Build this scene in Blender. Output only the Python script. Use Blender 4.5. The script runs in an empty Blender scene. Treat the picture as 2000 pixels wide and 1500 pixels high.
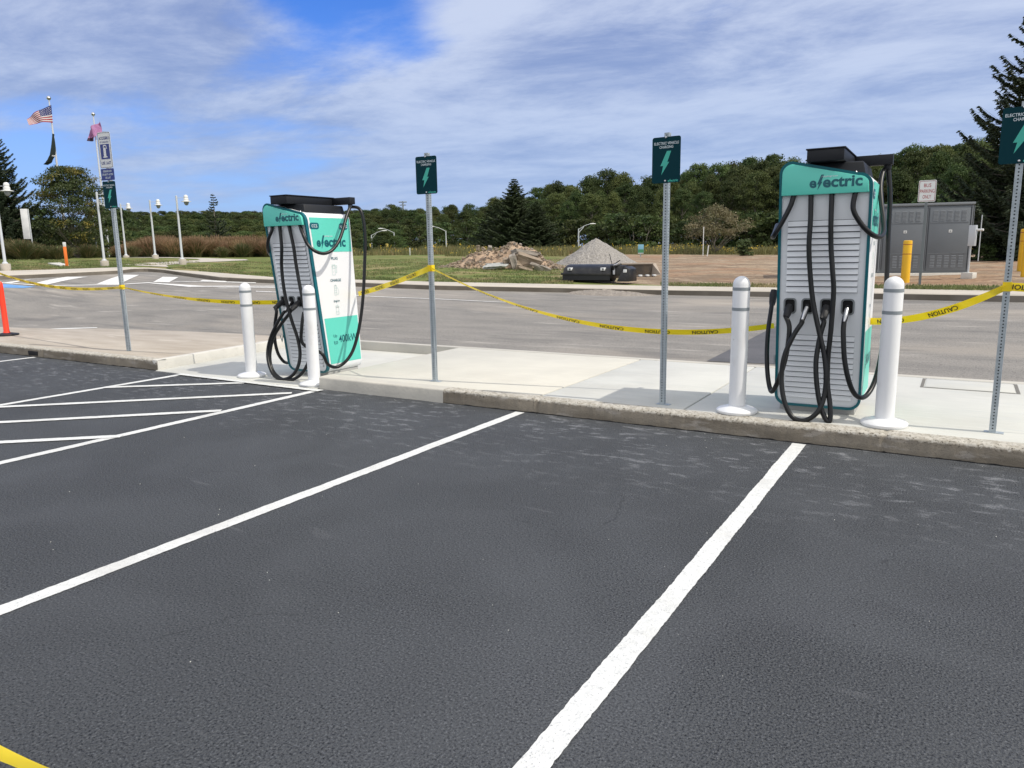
import bpy, bmesh, math, random
from mathutils import Vector, Matrix, noise
import numpy as np
random.seed(7); RNG = np.random.default_rng(7)
scene = bpy.context.scene
COL = scene.collection

# ------------------------------------------------------------------ camera
FPX, CX, CY, EYE = 1440.0, 1000.0, 750.0, 1.62       # photo is 2000 x 1500
p_, r_ = math.radians(10.3), math.radians(1.0)
f_ = Vector((0, math.cos(p_), -math.sin(p_))); rt = Vector((1, 0, 0)); up_ = rt.cross(f_)
right = math.cos(r_) * rt - math.sin(r_) * up_
upv = math.sin(r_) * rt + math.cos(r_) * up_
yaw = math.radians(31.350)
Z = Matrix.Rotation(yaw, 3, 'Z')
RIGHT, UP, FWD = Z @ right, Z @ upv, Z @ f_
cam = bpy.data.cameras.new('camera'); camo = bpy.data.objects.new('camera', cam); COL.objects.link(camo)
m3 = Matrix((RIGHT, UP, -FWD)).transposed()
camo.matrix_world = Matrix.Translation((0, 0, EYE)) @ m3.to_4x4()
cam.sensor_width = 36; cam.lens = 36 * FPX / 2000; cam.clip_start = 0.02; cam.clip_end = 8000
scene.camera = camo
scene.view_settings.view_transform = 'Standard'; scene.view_settings.look = 'None'
scene.view_settings.exposure = 0.2; scene.view_settings.gamma = 1
scene.cycles.max_bounces = 6; scene.cycles.use_denoising = True

def ray(x, y):
    d = RIGHT * ((x - CX) / FPX) - UP * ((y - CY) / FPX) + FWD
    return d.normalized()
def G(x, y, z=0.0):
    d = ray(x, y); t = (z - EYE) / d.z
    return Vector((d.x * t, d.y * t, z))
def at_d(x, y, dist):                      # point seen at photo pixel x,y at horizontal distance dist
    d = ray(x, y); t = dist / math.hypot(d.x, d.y)
    return Vector((d.x * t, d.y * t, EYE + d.z * t))
def on_y(x, y, Y):
    d = ray(x, y); t = Y / d.y
    return Vector((d.x * t, Y, EYE + d.z * t))
def on_x(x, y, X):
    d = ray(x, y); t = X / d.x
    return Vector((X, d.y * t, EYE + d.z * t))

# ------------------------------------------------------------------ sun and sky
SUN_EL, SUN_AZ = math.radians(52), math.radians(4.5)     # azimuth measured from +X towards +Y
sv = Vector((math.cos(SUN_EL) * math.cos(SUN_AZ), math.cos(SUN_EL) * math.sin(SUN_AZ), math.sin(SUN_EL)))
sl = bpy.data.lights.new('sun', 'SUN'); sl.energy = 2.9; sl.angle = math.radians(0.6); sl.color = (1.0, 0.93, 0.82)
so = bpy.data.objects.new('sun', sl); COL.objects.link(so)
so.rotation_euler = sv.to_track_quat('Z', 'Y').to_euler()

world = bpy.data.worlds.new('World'); scene.world = world; world.use_nodes = True
nt = world.node_tree; N = nt.nodes; L = nt.links; N.clear()
def nd(t, **k):
    n = N.new(t)
    for a, b in k.items(): setattr(n, a, b)
    return n
def vm(op, a, b=None):
    n = nd('ShaderNodeVectorMath', operation=op); 
    for i, v in enumerate((a, b)):
        if v is None: continue
        if isinstance(v, (tuple, list, Vector)): n.inputs[i].default_value = tuple(v)
        else: L.new(v, n.inputs[i])
    return n
def mt(op, a, b=None, c=None, clamp=False):
    n = nd('ShaderNodeMath', operation=op, use_clamp=clamp)
    for i, v in enumerate((a, b, c)):
        if v is None: continue
        if isinstance(v, (int, float)): n.inputs[i].default_value = v
        else: L.new(v, n.inputs[i])
    return n.outputs[0]
tc = nd('ShaderNodeTexCoord'); dirv = vm('NORMALIZE', tc.outputs['Generated']).outputs[0]
sky = nd('ShaderNodeTexSky', sky_type='NISHITA'); sky.sun_disc = False
sky.sun_elevation = SUN_EL; sky.sun_rotation = math.pi / 2 - SUN_AZ; sky.altitude = 300; sky.dust_density = 0.6
sep = nd('ShaderNodeSeparateXYZ'); L.new(dirv, sep.inputs[0])
zc = mt('ADD', mt('MAXIMUM', sep.outputs[2], 0.0), 0.10)
cmb = nd('ShaderNodeCombineXYZ')
L.new(mt('DIVIDE', sep.outputs[0], zc), cmb.inputs[0]); L.new(mt('DIVIDE', sep.outputs[1], zc), cmb.inputs[1])
mp = nd('ShaderNodeMapping'); L.new(cmb.outputs[0], mp.inputs[0])
mp.inputs['Rotation'].default_value = (0, 0, math.radians(-52)); mp.inputs['Scale'].default_value = (0.46, 0.66, 1)
n1 = nd('ShaderNodeTexNoise'); L.new(mp.outputs[0], n1.inputs['Vector'])
n1.inputs['Scale'].default_value = 1.15; n1.inputs['Detail'].default_value = 8; n1.inputs['Roughness'].default_value = 0.58; n1.inputs['Distortion'].default_value = 0.15
n2 = nd('ShaderNodeTexNoise'); L.new(mp.outputs[0], n2.inputs['Vector'])
n2.inputs['Scale'].default_value = 2.3; n2.inputs['Detail'].default_value = 8; n2.inputs['Roughness'].default_value = 0.66; n2.inputs['Distortion'].default_value = 0.25
def blob(px, py, k, amp):
    d = ray(px, py)
    dt = vm('DOT_PRODUCT', dirv, tuple(d)).outputs['Value']
    return mt('MULTIPLY', mt('POWER', mt('MAXIMUM', dt, 0.0), k), amp)
cov = mt('ADD', mt('MULTIPLY', n1.outputs[0], 1.35), mt('MULTIPLY', n2.outputs[0], 0.45))
for b in ((640, 5, 260, -0.42), (790, 45, 900, -0.22), (130, 230, 500, -0.28), (330, 300, 900, -0.18), (60, 330, 900, -0.2), (560, 300, 900, -0.08), (250, 190, 900, -.12),
          (1100, 130, 130, 0.30), (960, 60, 500, .12), (30, 300, 500, -.12), (420, 230, 300, -.10), (1250, 330, 60, .08),
          (350, 110, 110, 0.30), (700, 150, 200, 0.22), (40, 60, 100, 0.2), (1700, 60, 12, 0.30), (1250, 400, 40, 0.12), (90, 170, 400, 0.16)):
    cov = mt('ADD', cov, blob(*b))
mask = nd('ShaderNodeMapRange', interpolation_type='SMOOTHSTEP'); L.new(cov, mask.inputs[0])
mask.inputs[1].default_value = 0.66; mask.inputs[2].default_value = 1.06; mask.inputs[3].default_value = 0.02; mask.inputs[4].default_value = 0.97
# cloud brightness: thin lit parts bright, thick parts lavender grey
br = nd('ShaderNodeMapRange', interpolation_type='SMOOTHSTEP'); L.new(mt('ADD', n2.outputs[0], mt('ADD', blob(1700, 100, 8, 0.10), blob(850, 120, 120, .10))), br.inputs[0])
br.inputs[1].default_value = 0.36; br.inputs[2].default_value = 0.74
cc = nd('ShaderNodeMixRGB'); L.new(br.outputs[0], cc.inputs[0])
cc.inputs[1].default_value = (2.15, 2.95, 5.3, 1); cc.inputs[2].default_value = (5.2, 5.9, 7.6, 1)
tint = nd('ShaderNodeMixRGB', blend_type='MULTIPLY'); tint.inputs[0].default_value = 1
L.new(sky.outputs[0], tint.inputs[1]); tint.inputs[2].default_value = (0.40, 0.80, 1.62, 1)
mx = nd('ShaderNodeMixRGB'); L.new(mask.outputs[0], mx.inputs[0]); L.new(tint.outputs[0], mx.inputs[1]); L.new(cc.outputs[0], mx.inputs[2])
# pale band towards the horizon (thin far cloud)
hz = nd('ShaderNodeMapRange', interpolation_type='SMOOTHSTEP'); L.new(sep.outputs[2], hz.inputs[0])
hz.inputs[1].default_value = 0.30; hz.inputs[2].default_value = 0.02; hz.inputs[3].default_value = 0.0; hz.inputs[4].default_value = 0.72
mx2 = nd('ShaderNodeMixRGB'); L.new(hz.outputs[0], mx2.inputs[0]); L.new(mx.outputs[0], mx2.inputs[1]); mx2.inputs[2].default_value = (3.5, 4.75, 7.2, 1)
# warm glow added round the sun, outside the picture, to warm the sky light
glow = mt('POWER', mt('MAXIMUM', vm('DOT_PRODUCT', dirv, tuple(sv)).outputs['Value'], 0.0), 5.0)
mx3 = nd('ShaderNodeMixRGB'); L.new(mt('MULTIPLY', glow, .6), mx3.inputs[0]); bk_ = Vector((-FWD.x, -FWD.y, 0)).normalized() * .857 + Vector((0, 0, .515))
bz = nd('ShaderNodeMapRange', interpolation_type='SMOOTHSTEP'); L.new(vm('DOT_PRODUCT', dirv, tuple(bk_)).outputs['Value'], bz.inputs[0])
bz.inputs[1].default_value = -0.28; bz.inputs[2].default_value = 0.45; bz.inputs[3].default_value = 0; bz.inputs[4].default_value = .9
mxb = nd('ShaderNodeMixRGB'); L.new(mt('MULTIPLY', bz.outputs[0], mt('ADD', mt('MULTIPLY', n1.outputs[0], .8), .45), None, True), mxb.inputs[0]); L.new(mx2.outputs[0], mxb.inputs[1]); mxb.inputs[2].default_value = (10.6, 10.4, 10.0, 1)   # bright cloud added unseen behind the camera to lift the shaded fronts
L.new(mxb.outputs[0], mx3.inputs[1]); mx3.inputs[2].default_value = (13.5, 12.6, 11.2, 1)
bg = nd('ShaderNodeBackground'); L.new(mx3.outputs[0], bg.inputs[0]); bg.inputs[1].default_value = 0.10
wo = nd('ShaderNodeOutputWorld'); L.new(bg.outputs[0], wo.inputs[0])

# ------------------------------------------------------------------ materials
MATS = {}
def mat(name, c, rough=0.6, metal=0.0, c2=None, scale=5.0, detail=6.0, lo=0.35, hi=0.65, bump=0.0, bscale=None, bdist=0.01,
        layers=(), objrand=0.0, spec=None, sub=None, coat=0.0, stretch=None):
    """c -> c2 mixed by noise; layers = [(colour, scale, lo, hi, strength[, stretch])] more noise patches on top"""
    if name in MATS: return MATS[name]
    m = bpy.data.materials.new(name); m.use_nodes = True; MATS[name] = m
    t = m.node_tree; ns, lk = t.nodes, t.links; b = ns['Principled BSDF']
    b.inputs['Roughness'].default_value = rough; b.inputs['Metallic'].default_value = metal
    if spec is not None: b.inputs['Specular IOR Level'].default_value = spec
    if coat: b.inputs['Coat Weight'].default_value = coat
    g = ns.new('ShaderNodeNewGeometry'); src = g.outputs['Position']
    if objrand or name.startswith('obj_'):
        tc_ = ns.new('ShaderNodeTexCoord'); src = tc_.outputs['Object']
    def noise_(sc, det=6.0, st=None):
        n = ns.new('ShaderNodeTexNoise'); n.inputs['Scale'].default_value = sc; n.inputs['Detail'].default_value = det
        v = src
        if st:
            mpn = ns.new('ShaderNodeMapping'); mpn.inputs['Scale'].default_value = st; lk.new(src, mpn.inputs[0]); v = mpn.outputs[0]
        lk.new(v, n.inputs['Vector']); return n.outputs[0]
    def mixc(a, bcol, fac):
        x = ns.new('ShaderNodeMixRGB'); 
        if isinstance(fac, float): x.inputs[0].default_value = fac
        else: lk.new(fac, x.inputs[0])
        for i, v in ((1, a), (2, bcol)):
            if isinstance(v, tuple): x.inputs[i].default_value = (*v, 1)
            else: lk.new(v, x.inputs[i])
        return x.outputs[0]
    def rng(v, lo, hi, a=0.0, b_=1.0):
        r = ns.new('ShaderNodeMapRange'); lk.new(v, r.inputs[0])
        for i, q in enumerate((lo, hi, a, b_)): r.inputs[i + 1].default_value = q
        return r.outputs[0]
    col = tuple(c)
    if c2: col = mixc(tuple(c), tuple(c2), rng(noise_(scale, detail, stretch), lo, hi))
    for ly in layers:
        lc, sc, l0, h0, stg = ly[:5]
        col = mixc(col, tuple(lc), rng(noise_(sc, 7.0, ly[5] if len(ly) > 5 else None), l0, h0, 0.0, stg))
    if objrand:
        oi = ns.new('ShaderNodeObjectInfo'); hs = ns.new('ShaderNodeHueSaturation')
        lk.new(rng(oi.outputs['Random'], 0, 1, 1 - objrand, 1 + objrand), hs.inputs['Value'])
        mm = ns.new('ShaderNodeMath'); mm.operation = 'FRACT'
        m2 = ns.new('ShaderNodeMath'); m2.operation = 'MULTIPLY'; m2.inputs[1].default_value = 7.31
        lk.new(oi.outputs['Random'], m2.inputs[0]); lk.new(m2.outputs[0], mm.inputs[0])
        lk.new(rng(mm.outputs[0], 0, 1, 0.5 - objrand * .10, 0.5 + objrand * .05), hs.inputs['Hue'])
        if isinstance(col, tuple): hs.inputs['Color'].default_value = (*col, 1)
        else: lk.new(col, hs.inputs['Color'])
        col = hs.outputs[0]
    if isinstance(col, tuple): b.inputs['Base Color'].default_value = (*col, 1)
    else: lk.new(col, b.inputs['Base Color'])
    if bump:
        bn = ns.new('ShaderNodeBump'); bn.inputs['Strength'].default_value = bump; bn.inputs['Distance'].default_value = bdist
        lk.new(noise_(bscale or scale * 4, 5.0), bn.inputs['Height']); lk.new(bn.outputs[0], b.inputs['Normal'])
    if sub is not None:                     # leaf translucency
        out = ns['Material Output']; tr = ns.new('ShaderNodeBsdfTranslucent'); ms = ns.new('ShaderNodeMixShader'); ms.inputs[0].default_value = sub
        if isinstance(col, tuple): tr.inputs[0].default_value = (*col, 1)
        else: lk.new(col, tr.inputs[0])
        lk.new(b.outputs[0], ms.inputs[1]); lk.new(tr.outputs[0], ms.inputs[2]); lk.new(ms.outputs[0], out.inputs[0])
    return m

# new sealed asphalt: fine stone grain, smoother sealed patches, pale scuffs near the kerb
def asphalt_mat():
    m = bpy.data.materials.new('sealed_asphalt'); m.use_nodes = True; t = m.node_tree; ns, lk = t.nodes, t.links; b = ns['Principled BSDF']
    g = ns.new('ShaderNodeNewGeometry'); P = g.outputs['Position']
    def nz(sc, det, dist=0.0, st=None, rough=.5):
        n = ns.new('ShaderNodeTexNoise'); n.inputs['Scale'].default_value = sc; n.inputs['Detail'].default_value = det; n.inputs['Distortion'].default_value = dist
        n.inputs['Roughness'].default_value = rough
        v = P
        if st: 
            q = ns.new('ShaderNodeMapping'); q.inputs['Scale'].default_value = st; lk.new(P, q.inputs[0]); v = q.outputs[0]
        lk.new(v, n.inputs['Vector']); return n.outputs[0]
    def rg(v, a, c, o0=0., o1=1.):
        r = ns.new('ShaderNodeMapRange'); lk.new(v, r.inputs[0]); r.interpolation_type = 'SMOOTHSTEP'
        for i, q in enumerate((a, c, o0, o1)): r.inputs[i + 1].default_value = q
        return r.outputs[0]
    def mm(op, a, c):
        n = ns.new('ShaderNodeMath'); n.operation = op
        for i, v in enumerate((a, c)):
            if isinstance(v, float): n.inputs[i].default_value = v
            else: lk.new(v, n.inputs[i])
        return n.outputs[0]
    def mc(a, c, f):
        x = ns.new('ShaderNodeMixRGB'); lk.new(f, x.inputs[0])
        for i, v in ((1, a), (2, c)):
            if isinstance(v, tuple): x.inputs[i].default_value = (*v, 1)
            else: lk.new(v, x.inputs[i])
        return x.outputs[0]
    col = mc((0.064, 0.069, 0.076), (0.073, 0.079, 0.087), rg(nz(1.1, 5), .35, .65))
    col = mc(col, (0.062, 0.067, 0.073), rg(nz(0.45, 3, 1.0), .45, .6, 0, .5))
    vor = ns.new('ShaderNodeTexVoronoi'); vor.inputs['Scale'].default_value = 110; lk.new(P, vor.inputs['Vector'])
    grain = nz(98, 3, rough=.75)
    col = mc(col, (0.010, 0.012, 0.017), mm('MULTIPLY', rg(grain, .49, .36, 0, 1.), rg(nz(.75, 5, .8), .36, .60, .75, 1.)))
    col = mc(col, (0.15, 0.16, 0.175), rg(grain, .55, .68, 0, .8))
    # white dust scuffs: small streaks across the stalls, only close to the kerb
    sx = ns.new('ShaderNodeSeparateXYZ'); lk.new(P, sx.inputs[0])
    near = rg(sx.outputs[1], 3.9, 5.9)
    sc = mm('MULTIPLY', rg(nz(6.5, 7, .1, (0.8, 1.7, 1), .68), .51, .66), near)
    sc = mm('MULTIPLY', sc, rg(nz(1.4, 3), .38, .55, .15, 1.))
    col = mc(col, (0.26, 0.27, 0.29), mm('MULTIPLY', mm('MULTIPLY', sc, rg(grain, .35, .6, .35, 1.)), .8))
    tyre = mm('MULTIPLY', rg(nz(3.0, 5, 1.2, (.25, 1.4, 1)), .64, .70), 0.45)
    col = mc(col, (0.12, 0.125, 0.135), mm('MULTIPLY', tyre, rg(nz(.6, 2), .45, .6)))
    crk = ns.new('ShaderNodeTexVoronoi'); crk.feature = 'DISTANCE_TO_EDGE'; crk.inputs['Scale'].default_value = .42
    wv = ns.new('ShaderNodeVectorMath'); wv.operation = 'ADD'; nn_ = ns.new('ShaderNodeTexNoise'); nn_.inputs['Scale'].default_value = 2.5; nn_.inputs['Detail'].default_value = 6; lk.new(P, nn_.inputs['Vector'])
    sc_ = ns.new('ShaderNodeVectorMath'); sc_.operation = 'SCALE'; sc_.inputs['Scale'].default_value = .5; lk.new(nn_.outputs['Color'], sc_.inputs[0]); lk.new(P, wv.inputs[0]); lk.new(sc_.outputs[0], wv.inputs[1]); lk.new(wv.outputs[0], crk.inputs['Vector'])
    crack = mm('MULTIPLY', rg(crk.outputs['Distance'], .0028, .0012), rg(nz(.9, 2), .56, .64, 0, .45))
    col = mc(col, (0.018, 0.019, 0.022), crack)
    lk.new(col, b.inputs['Base Color'])
    b.inputs['Roughness'].default_value = 0.8; b.inputs['Specular IOR Level'].default_value = 0.22
    patch = rg(nz(0.75, 5, .8), .36, .60, .6, 1.)
    h = mm('ADD', mm('MULTIPLY', grain, .7), mm('MULTIPLY', vor.outputs['Distance'], .6))
    bp = ns.new('ShaderNodeBump'); lk.new(h, bp.inputs['Height']); bp.inputs['Distance'].default_value = 0.011
    lk.new(mm('MULTIPLY', patch, .95), bp.inputs['Strength'])
    b2 = ns.new('ShaderNodeBump'); lk.new(nz(3, 3), b2.inputs['Height']); b2.inputs['Distance'].default_value = 0.008; b2.inputs['Strength'].default_value = .3
    lk.new(bp.outputs[0], b2.inputs['Normal']); lk.new(b2.outputs[0], b.inputs['Normal'])
    return m
M_ASPH = asphalt_mat()
def kerb_mat():
    m = bpy.data.materials.new('weathered_kerb_concrete'); m.use_nodes = True; t = m.node_tree; ns, lk = t.nodes, t.links; b = ns['Principled BSDF']
    g = ns.new('ShaderNodeNewGeometry'); P = g.outputs['Position']
    def nz(sc, det, st=None, rough=.5):
        n = ns.new('ShaderNodeTexNoise'); n.inputs['Scale'].default_value = sc; n.inputs['Detail'].default_value = det; n.inputs['Roughness'].default_value = rough; v = P
        if st: q = ns.new('ShaderNodeMapping'); q.inputs['Scale'].default_value = st; lk.new(P, q.inputs[0]); v = q.outputs[0]
        lk.new(v, n.inputs['Vector']); return n.outputs[0]
    def rg(v, a, c, o0=0., o1=1.):
        r = ns.new('ShaderNodeMapRange'); lk.new(v, r.inputs[0]); r.interpolation_type = 'SMOOTHSTEP'
        for i, q in enumerate((a, c, o0, o1)): r.inputs[i + 1].default_value = q
        return r.outputs[0]
    def mm(op, a, c):
        n = ns.new('ShaderNodeMath'); n.operation = op
        for i, v in enumerate((a, c)):
            if isinstance(v, float): n.inputs[i].default_value = v
            else: lk.new(v, n.inputs[i])
        return n.outputs[0]
    def mc(a, c, f):
        x = ns.new('ShaderNodeMixRGB'); lk.new(f, x.inputs[0])
        for i, v in ((1, a), (2, c)):
            if isinstance(v, tuple): x.inputs[i].default_value = (*v, 1)
            else: lk.new(v, x.inputs[i])
        return x.outputs[0]
    sx = ns.new('ShaderNodeSeparateXYZ'); lk.new(P, sx.inputs[0]); z = sx.outputs[2]
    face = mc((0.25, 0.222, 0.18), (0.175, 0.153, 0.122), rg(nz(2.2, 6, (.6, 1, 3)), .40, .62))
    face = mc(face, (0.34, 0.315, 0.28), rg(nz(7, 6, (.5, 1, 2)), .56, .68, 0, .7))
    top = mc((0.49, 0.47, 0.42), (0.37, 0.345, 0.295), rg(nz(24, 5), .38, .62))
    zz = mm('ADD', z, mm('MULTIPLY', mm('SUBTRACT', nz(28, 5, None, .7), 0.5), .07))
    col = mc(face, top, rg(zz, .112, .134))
    pit = rg(nz(48, 5, None, .75), .55, .63)                 # exposed dark pits, thick along the worn nose
    nose = mm('MULTIPLY', rg(zz, .09, .12), rg(zz, .165, .140))
    col = mc(col, (0.085, 0.075, 0.06), mm('MULTIPLY', pit, mm('ADD', mm('MULTIPLY', nose, .9), .30)))
    seal = rg(mm('ADD', z, mm('MULTIPLY', mm('SUBTRACT', nz(6, 4), 0.5), .03)), .012, .004)   # asphalt sealer brushed on the foot
    col = mc(col, (0.018, 0.019, 0.022), seal)
    lk.new(col, b.inputs['Base Color']); b.inputs['Roughness'].default_value = .92; b.inputs['Specular IOR Level'].default_value = .2
    bp = ns.new('ShaderNodeBump'); bp.inputs['Strength'].default_value = .8; bp.inputs['Distance'].default_value = .008
    lk.new(nz(55, 6, None, .7), bp.inputs['Height']); lk.new(bp.outputs[0], b.inputs['Normal']); return m
M_ROAD = mat('worn_asphalt', (0.20, 0.193, 0.182), .9, c2=(0.255, 0.243, 0.225), scale=1.3, stretch=(0.5, 1.4, 1), bump=.7, bscale=45, bdist=.01, spec=.2,
             layers=[((0.07, 0.07, 0.068), 42, .54, .70, .75), ((0.46, 0.43, 0.39), 55, .58, .74, .7), ((0.36, 0.325, 0.28), .30, .50, .68, .7, (.5, 1.3, 1)), ((0.48, 0.455, 0.42), 2.6, .61, .72, .45, (.25, 1.8, 1)),
                     ((0.13, 0.128, 0.125), 1.1, .57, .68, .5, (.3, 1.6, 1)), ((0.10, 0.10, 0.10), 5, .64, .69, .5, (.1, 2.5, 1))])
M_PATCHROAD = mat('fresh_road_patch', (0.085, 0.087, 0.095), .85, c2=(0.11, 0.11, 0.12), scale=3, bump=.4, bscale=80, bdist=.005, layers=[((.03, .03, .03), 70, .5, .7, .5)])
M_PAINT = mat('white_road_paint', (0.70, 0.715, 0.705), .7, c2=(0.61, 0.625, 0.62), scale=22, bump=.8, bscale=98, bdist=.008, spec=.2, layers=[((0.22, 0.23, 0.245), 98, .60, .70, .65), ((0.50, 0.50, 0.48), 2.2, .52, .66, .45)])
M_PAINT_OLD = mat('worn_road_paint', (0.74, 0.74, 0.72), .7, c2=(0.60, 0.60, 0.58), scale=6, layers=[((0.30, 0.30, 0.29), 9, .60, .68, .7)])
M_BLUEPAINT = mat('blue_road_paint', (0.10, 0.26, 0.55), .7, c2=(0.16, 0.33, 0.58), scale=5)
M_CONC_CREAM = mat('cream_new_concrete', (0.575, 0.56, 0.495), .85, c2=(0.52, 0.508, 0.452), scale=1.6, bump=.25, bscale=45, bdist=.004, layers=[((.50, .485, .43), .9, .50, .62, .45), ((.64, .62, .55), 14, .54, .66, .3, (.15, 3, 1)), ((.50, .485, .43), 5, .58, .75, .4, (.4, 2, 1)), ((.70, .68, .60), 70, .6, .8, .4)])
M_CONC_WHITE = mat('pale_new_concrete', (0.56, 0.565, 0.525), .85, c2=(0.50, 0.505, 0.475), scale=1.3, bump=.25, bscale=50, bdist=.004, layers=[((.44, .44, .405), .9, .50, .62, .45), ((.63, .63, .60), 14, .54, .66, .35, (.15, 3, 1)), ((.42, .445, .44), 4, .56, .75, .45, (.4, 2, 1)), ((.66, .67, .65), 90, .6, .8, .4), ((.35, .35, .33), 26, .68, .76, .4)])
M_CONC_OLD = mat('old_brown_concrete', (0.34, 0.30, 0.25), .9, c2=(0.42, 0.38, 0.325), scale=2.2, stretch=(.5, 1.8, 1), bump=.5, bscale=60, bdist=.006, layers=[((.60, .56, .50), 3, .62, .74, .55, (.35, 2.2, 1)), ((.27, .21, .16), 70, .58, .75, .5), ((.56, .5, .42), 90, .62, .8, .5)])
M_KERB = kerb_mat()
M_KERB_NEW = mat('new_kerb_concrete', (0.52, 0.50, 0.445), .85, c2=(0.46, 0.445, 0.40), scale=3, bump=.5, bscale=30, bdist=.006, layers=[((.38, .36, .33), 16, .6, .72, .4)])
M_KERB_PALE = mat('pale_wall_concrete', (0.60, 0.585, 0.54), .85, c2=(0.52, 0.51, 0.47), scale=3, bump=.4, bscale=30, bdist=.005, layers=[((.40, .38, .34), 9, .58, .72, .5)])
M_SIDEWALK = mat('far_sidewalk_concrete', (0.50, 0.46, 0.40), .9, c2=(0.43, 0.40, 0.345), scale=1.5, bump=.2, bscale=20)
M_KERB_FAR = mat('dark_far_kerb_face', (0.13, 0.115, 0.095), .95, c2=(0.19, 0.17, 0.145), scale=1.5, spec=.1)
M_JOINT = mat('dark_joint_line', (0.16, 0.155, 0.14), .9)  # dark grey of the joint round the utility cover
M_TEAL_HEAD = mat('teal_green_gloss', (0.115, 0.60, 0.49), .35)
M_TEAL_DARK = mat('dark_teal_trim', (0.0, 0.115, 0.145), .35)
M_TEAL_TEXT = mat('dark_teal_lettering', (0.0, 0.10, 0.13), .4)
M_WHITE = mat('white_powder_coat', (0.77, 0.785, 0.80), .4, c2=(0.76, 0.77, 0.79), scale=2.5)
M_WHITE_G = mat('pale_grey_powder_coat', (0.76, 0.79, 0.82), .45, c2=(0.73, 0.76, 0.79), scale=3)
M_GAP_SHADE = mat('grille_gap_shade', (0.17, 0.18, 0.20), .7)
M_GREY_P = mat('mid_grey_plinth', (0.36, 0.36, 0.35), .6)
M_BLACK = mat('black_satin_metal', (0.012, 0.014, 0.018), .5, spec=.25)
M_RUBBER = mat('black_cable_rubber', (0.008, 0.009, 0.010), .34, spec=.35, bump=.15, bscale=60, bdist=.002)
M_BLACK_MATTE = mat('black_matte_plastic', (0.012, 0.013, 0.016), .6)
M_SILVER = mat('brushed_silver', (0.62, 0.63, 0.65), .3, .9)
M_PORT = mat('grey_port_bezel', (0.20, 0.22, 0.23), .45)
M_GALV = mat('galvanised_steel', (0.42, 0.47, 0.50), .5, .35, c2=(0.33, 0.38, 0.41), scale=26, bump=.1, bscale=80)
M_HOLE = mat('dark_hole', (0.008, 0.008, 0.009), .9)
M_SIGN_TEAL = mat('deep_teal_sign_sheet', (0.001, 0.034, 0.046), .5, spec=.1)
M_SIGN_GREEN = mat('sign_green_bolt', (0.04, 0.42, 0.33), .4)
M_SIGN_TXT = mat('pale_sign_lettering', (0.62, 0.70, 0.74), .4)
M_SIGN_WHITE = mat('white_sign_sheet', (0.68, 0.70, 0.70), .4)
M_SIGN_BLUE = mat('navy_sign_sheet', (0.012, 0.03, 0.20), .4)
M_SIGN_RED = mat('red_sign_lettering', (0.36, 0.012, 0.02), .5, spec=.1)
M_BAND = mat('grey_reflective_band', (0.24, 0.27, 0.29), .35)
M_BOLLARD = mat('white_bollard_plastic', (0.78, 0.795, 0.81), .32, c2=(0.74, 0.755, 0.77), scale=3, layers=[((.55, .53, .50), 7, .62, .76, .4, (1, 1, .5)), ((.40, .38, .35), 40, .70, .76, .5)])
M_YELLOW = mat('yellow_bollard_plastic', (0.80, 0.47, 0.015), .4, c2=(0.74, 0.42, 0.015), scale=3)
M_REDBAND = mat('dark_red_band', (0.30, 0.04, 0.02), .4)
M_TAPE = mat('yellow_tape_plastic', (0.92, 0.70, 0.01), .35, sub=.2)
M_TAPE_TXT = mat('black_tape_print', (0.012, 0.012, 0.01), .5)
M_ORANGE = mat('fluorescent_orange_red', (0.92, 0.05, 0.015), .45)
M_ORANGE2 = mat('orange_marker_plastic', (0.86, 0.20, 0.03), .5)
M_CAB = mat('grey_cabinet_paint', (0.135, 0.152, 0.172), .5, c2=(0.125, 0.142, 0.160), scale=2)
M_CAB_V = mat('vent_grey_paint', (0.145, 0.162, 0.182), .5)
M_CAB_L = mat('light_grey_cabinet_paint', (0.172, 0.19, 0.21), .5)
M_LAMPPOLE = mat('pale_grey_pole_paint', (0.50, 0.53, 0.56), .45)
M_LAMPHEAD = mat('white_lamp_enamel', (0.72, 0.73, 0.72), .35)
M_LAMPGLASS = mat('grey_lamp_glass', (0.20, 0.22, 0.22), .15)
M_BARK = mat('grey_brown_bark', (0.11, 0.095, 0.08), .9, c2=(0.19, 0.175, 0.15), scale=4, bump=.6, bscale=12)
M_LEAF = mat('woodland_leaves', (0.040, 0.070, 0.024), .6, c2=(0.096, 0.122, 0.038), scale=0.55, lo=.3, hi=.7, objrand=.38, sub=.3, spec=.2)
M_LEAF_Y = mat('yellowing_leaves', (0.050, 0.072, 0.018), .6, c2=(0.34, 0.25, 0.035), scale=0.45, lo=.55, hi=.72, objrand=.02, sub=.3)
M_LEAF_B = mat('olive_brown_leaves', (0.20, 0.165, 0.095), .6, c2=(0.135, 0.135, 0.06), scale=.9, objrand=.02, sub=.3)
M_SPRUCE = mat('dark_spruce_needles', (0.026, 0.044, 0.022), .65, c2=(0.055, 0.078, 0.034), scale=0.9, objrand=.08, sub=.1)
M_SHRUB = mat('bright_shrub_leaves', (0.045, 0.075, 0.02), .6, c2=(0.08, 0.12, 0.03), scale=2, objrand=.1, sub=.2)
M_GROUND = None
M_DIRT = (0.36, 0.235, 0.155)
M_RUBBLE = mat('brown_rubble_earth', (0.30, 0.215, 0.15), .95, c2=(0.42, 0.31, 0.215), scale=2.5, bump=1., bscale=9, bdist=.05, layers=[((.24, .17, .12), 7, .55, .68, .6), ((.55, .46, .38), 15, .6, .7, .7)])
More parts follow.
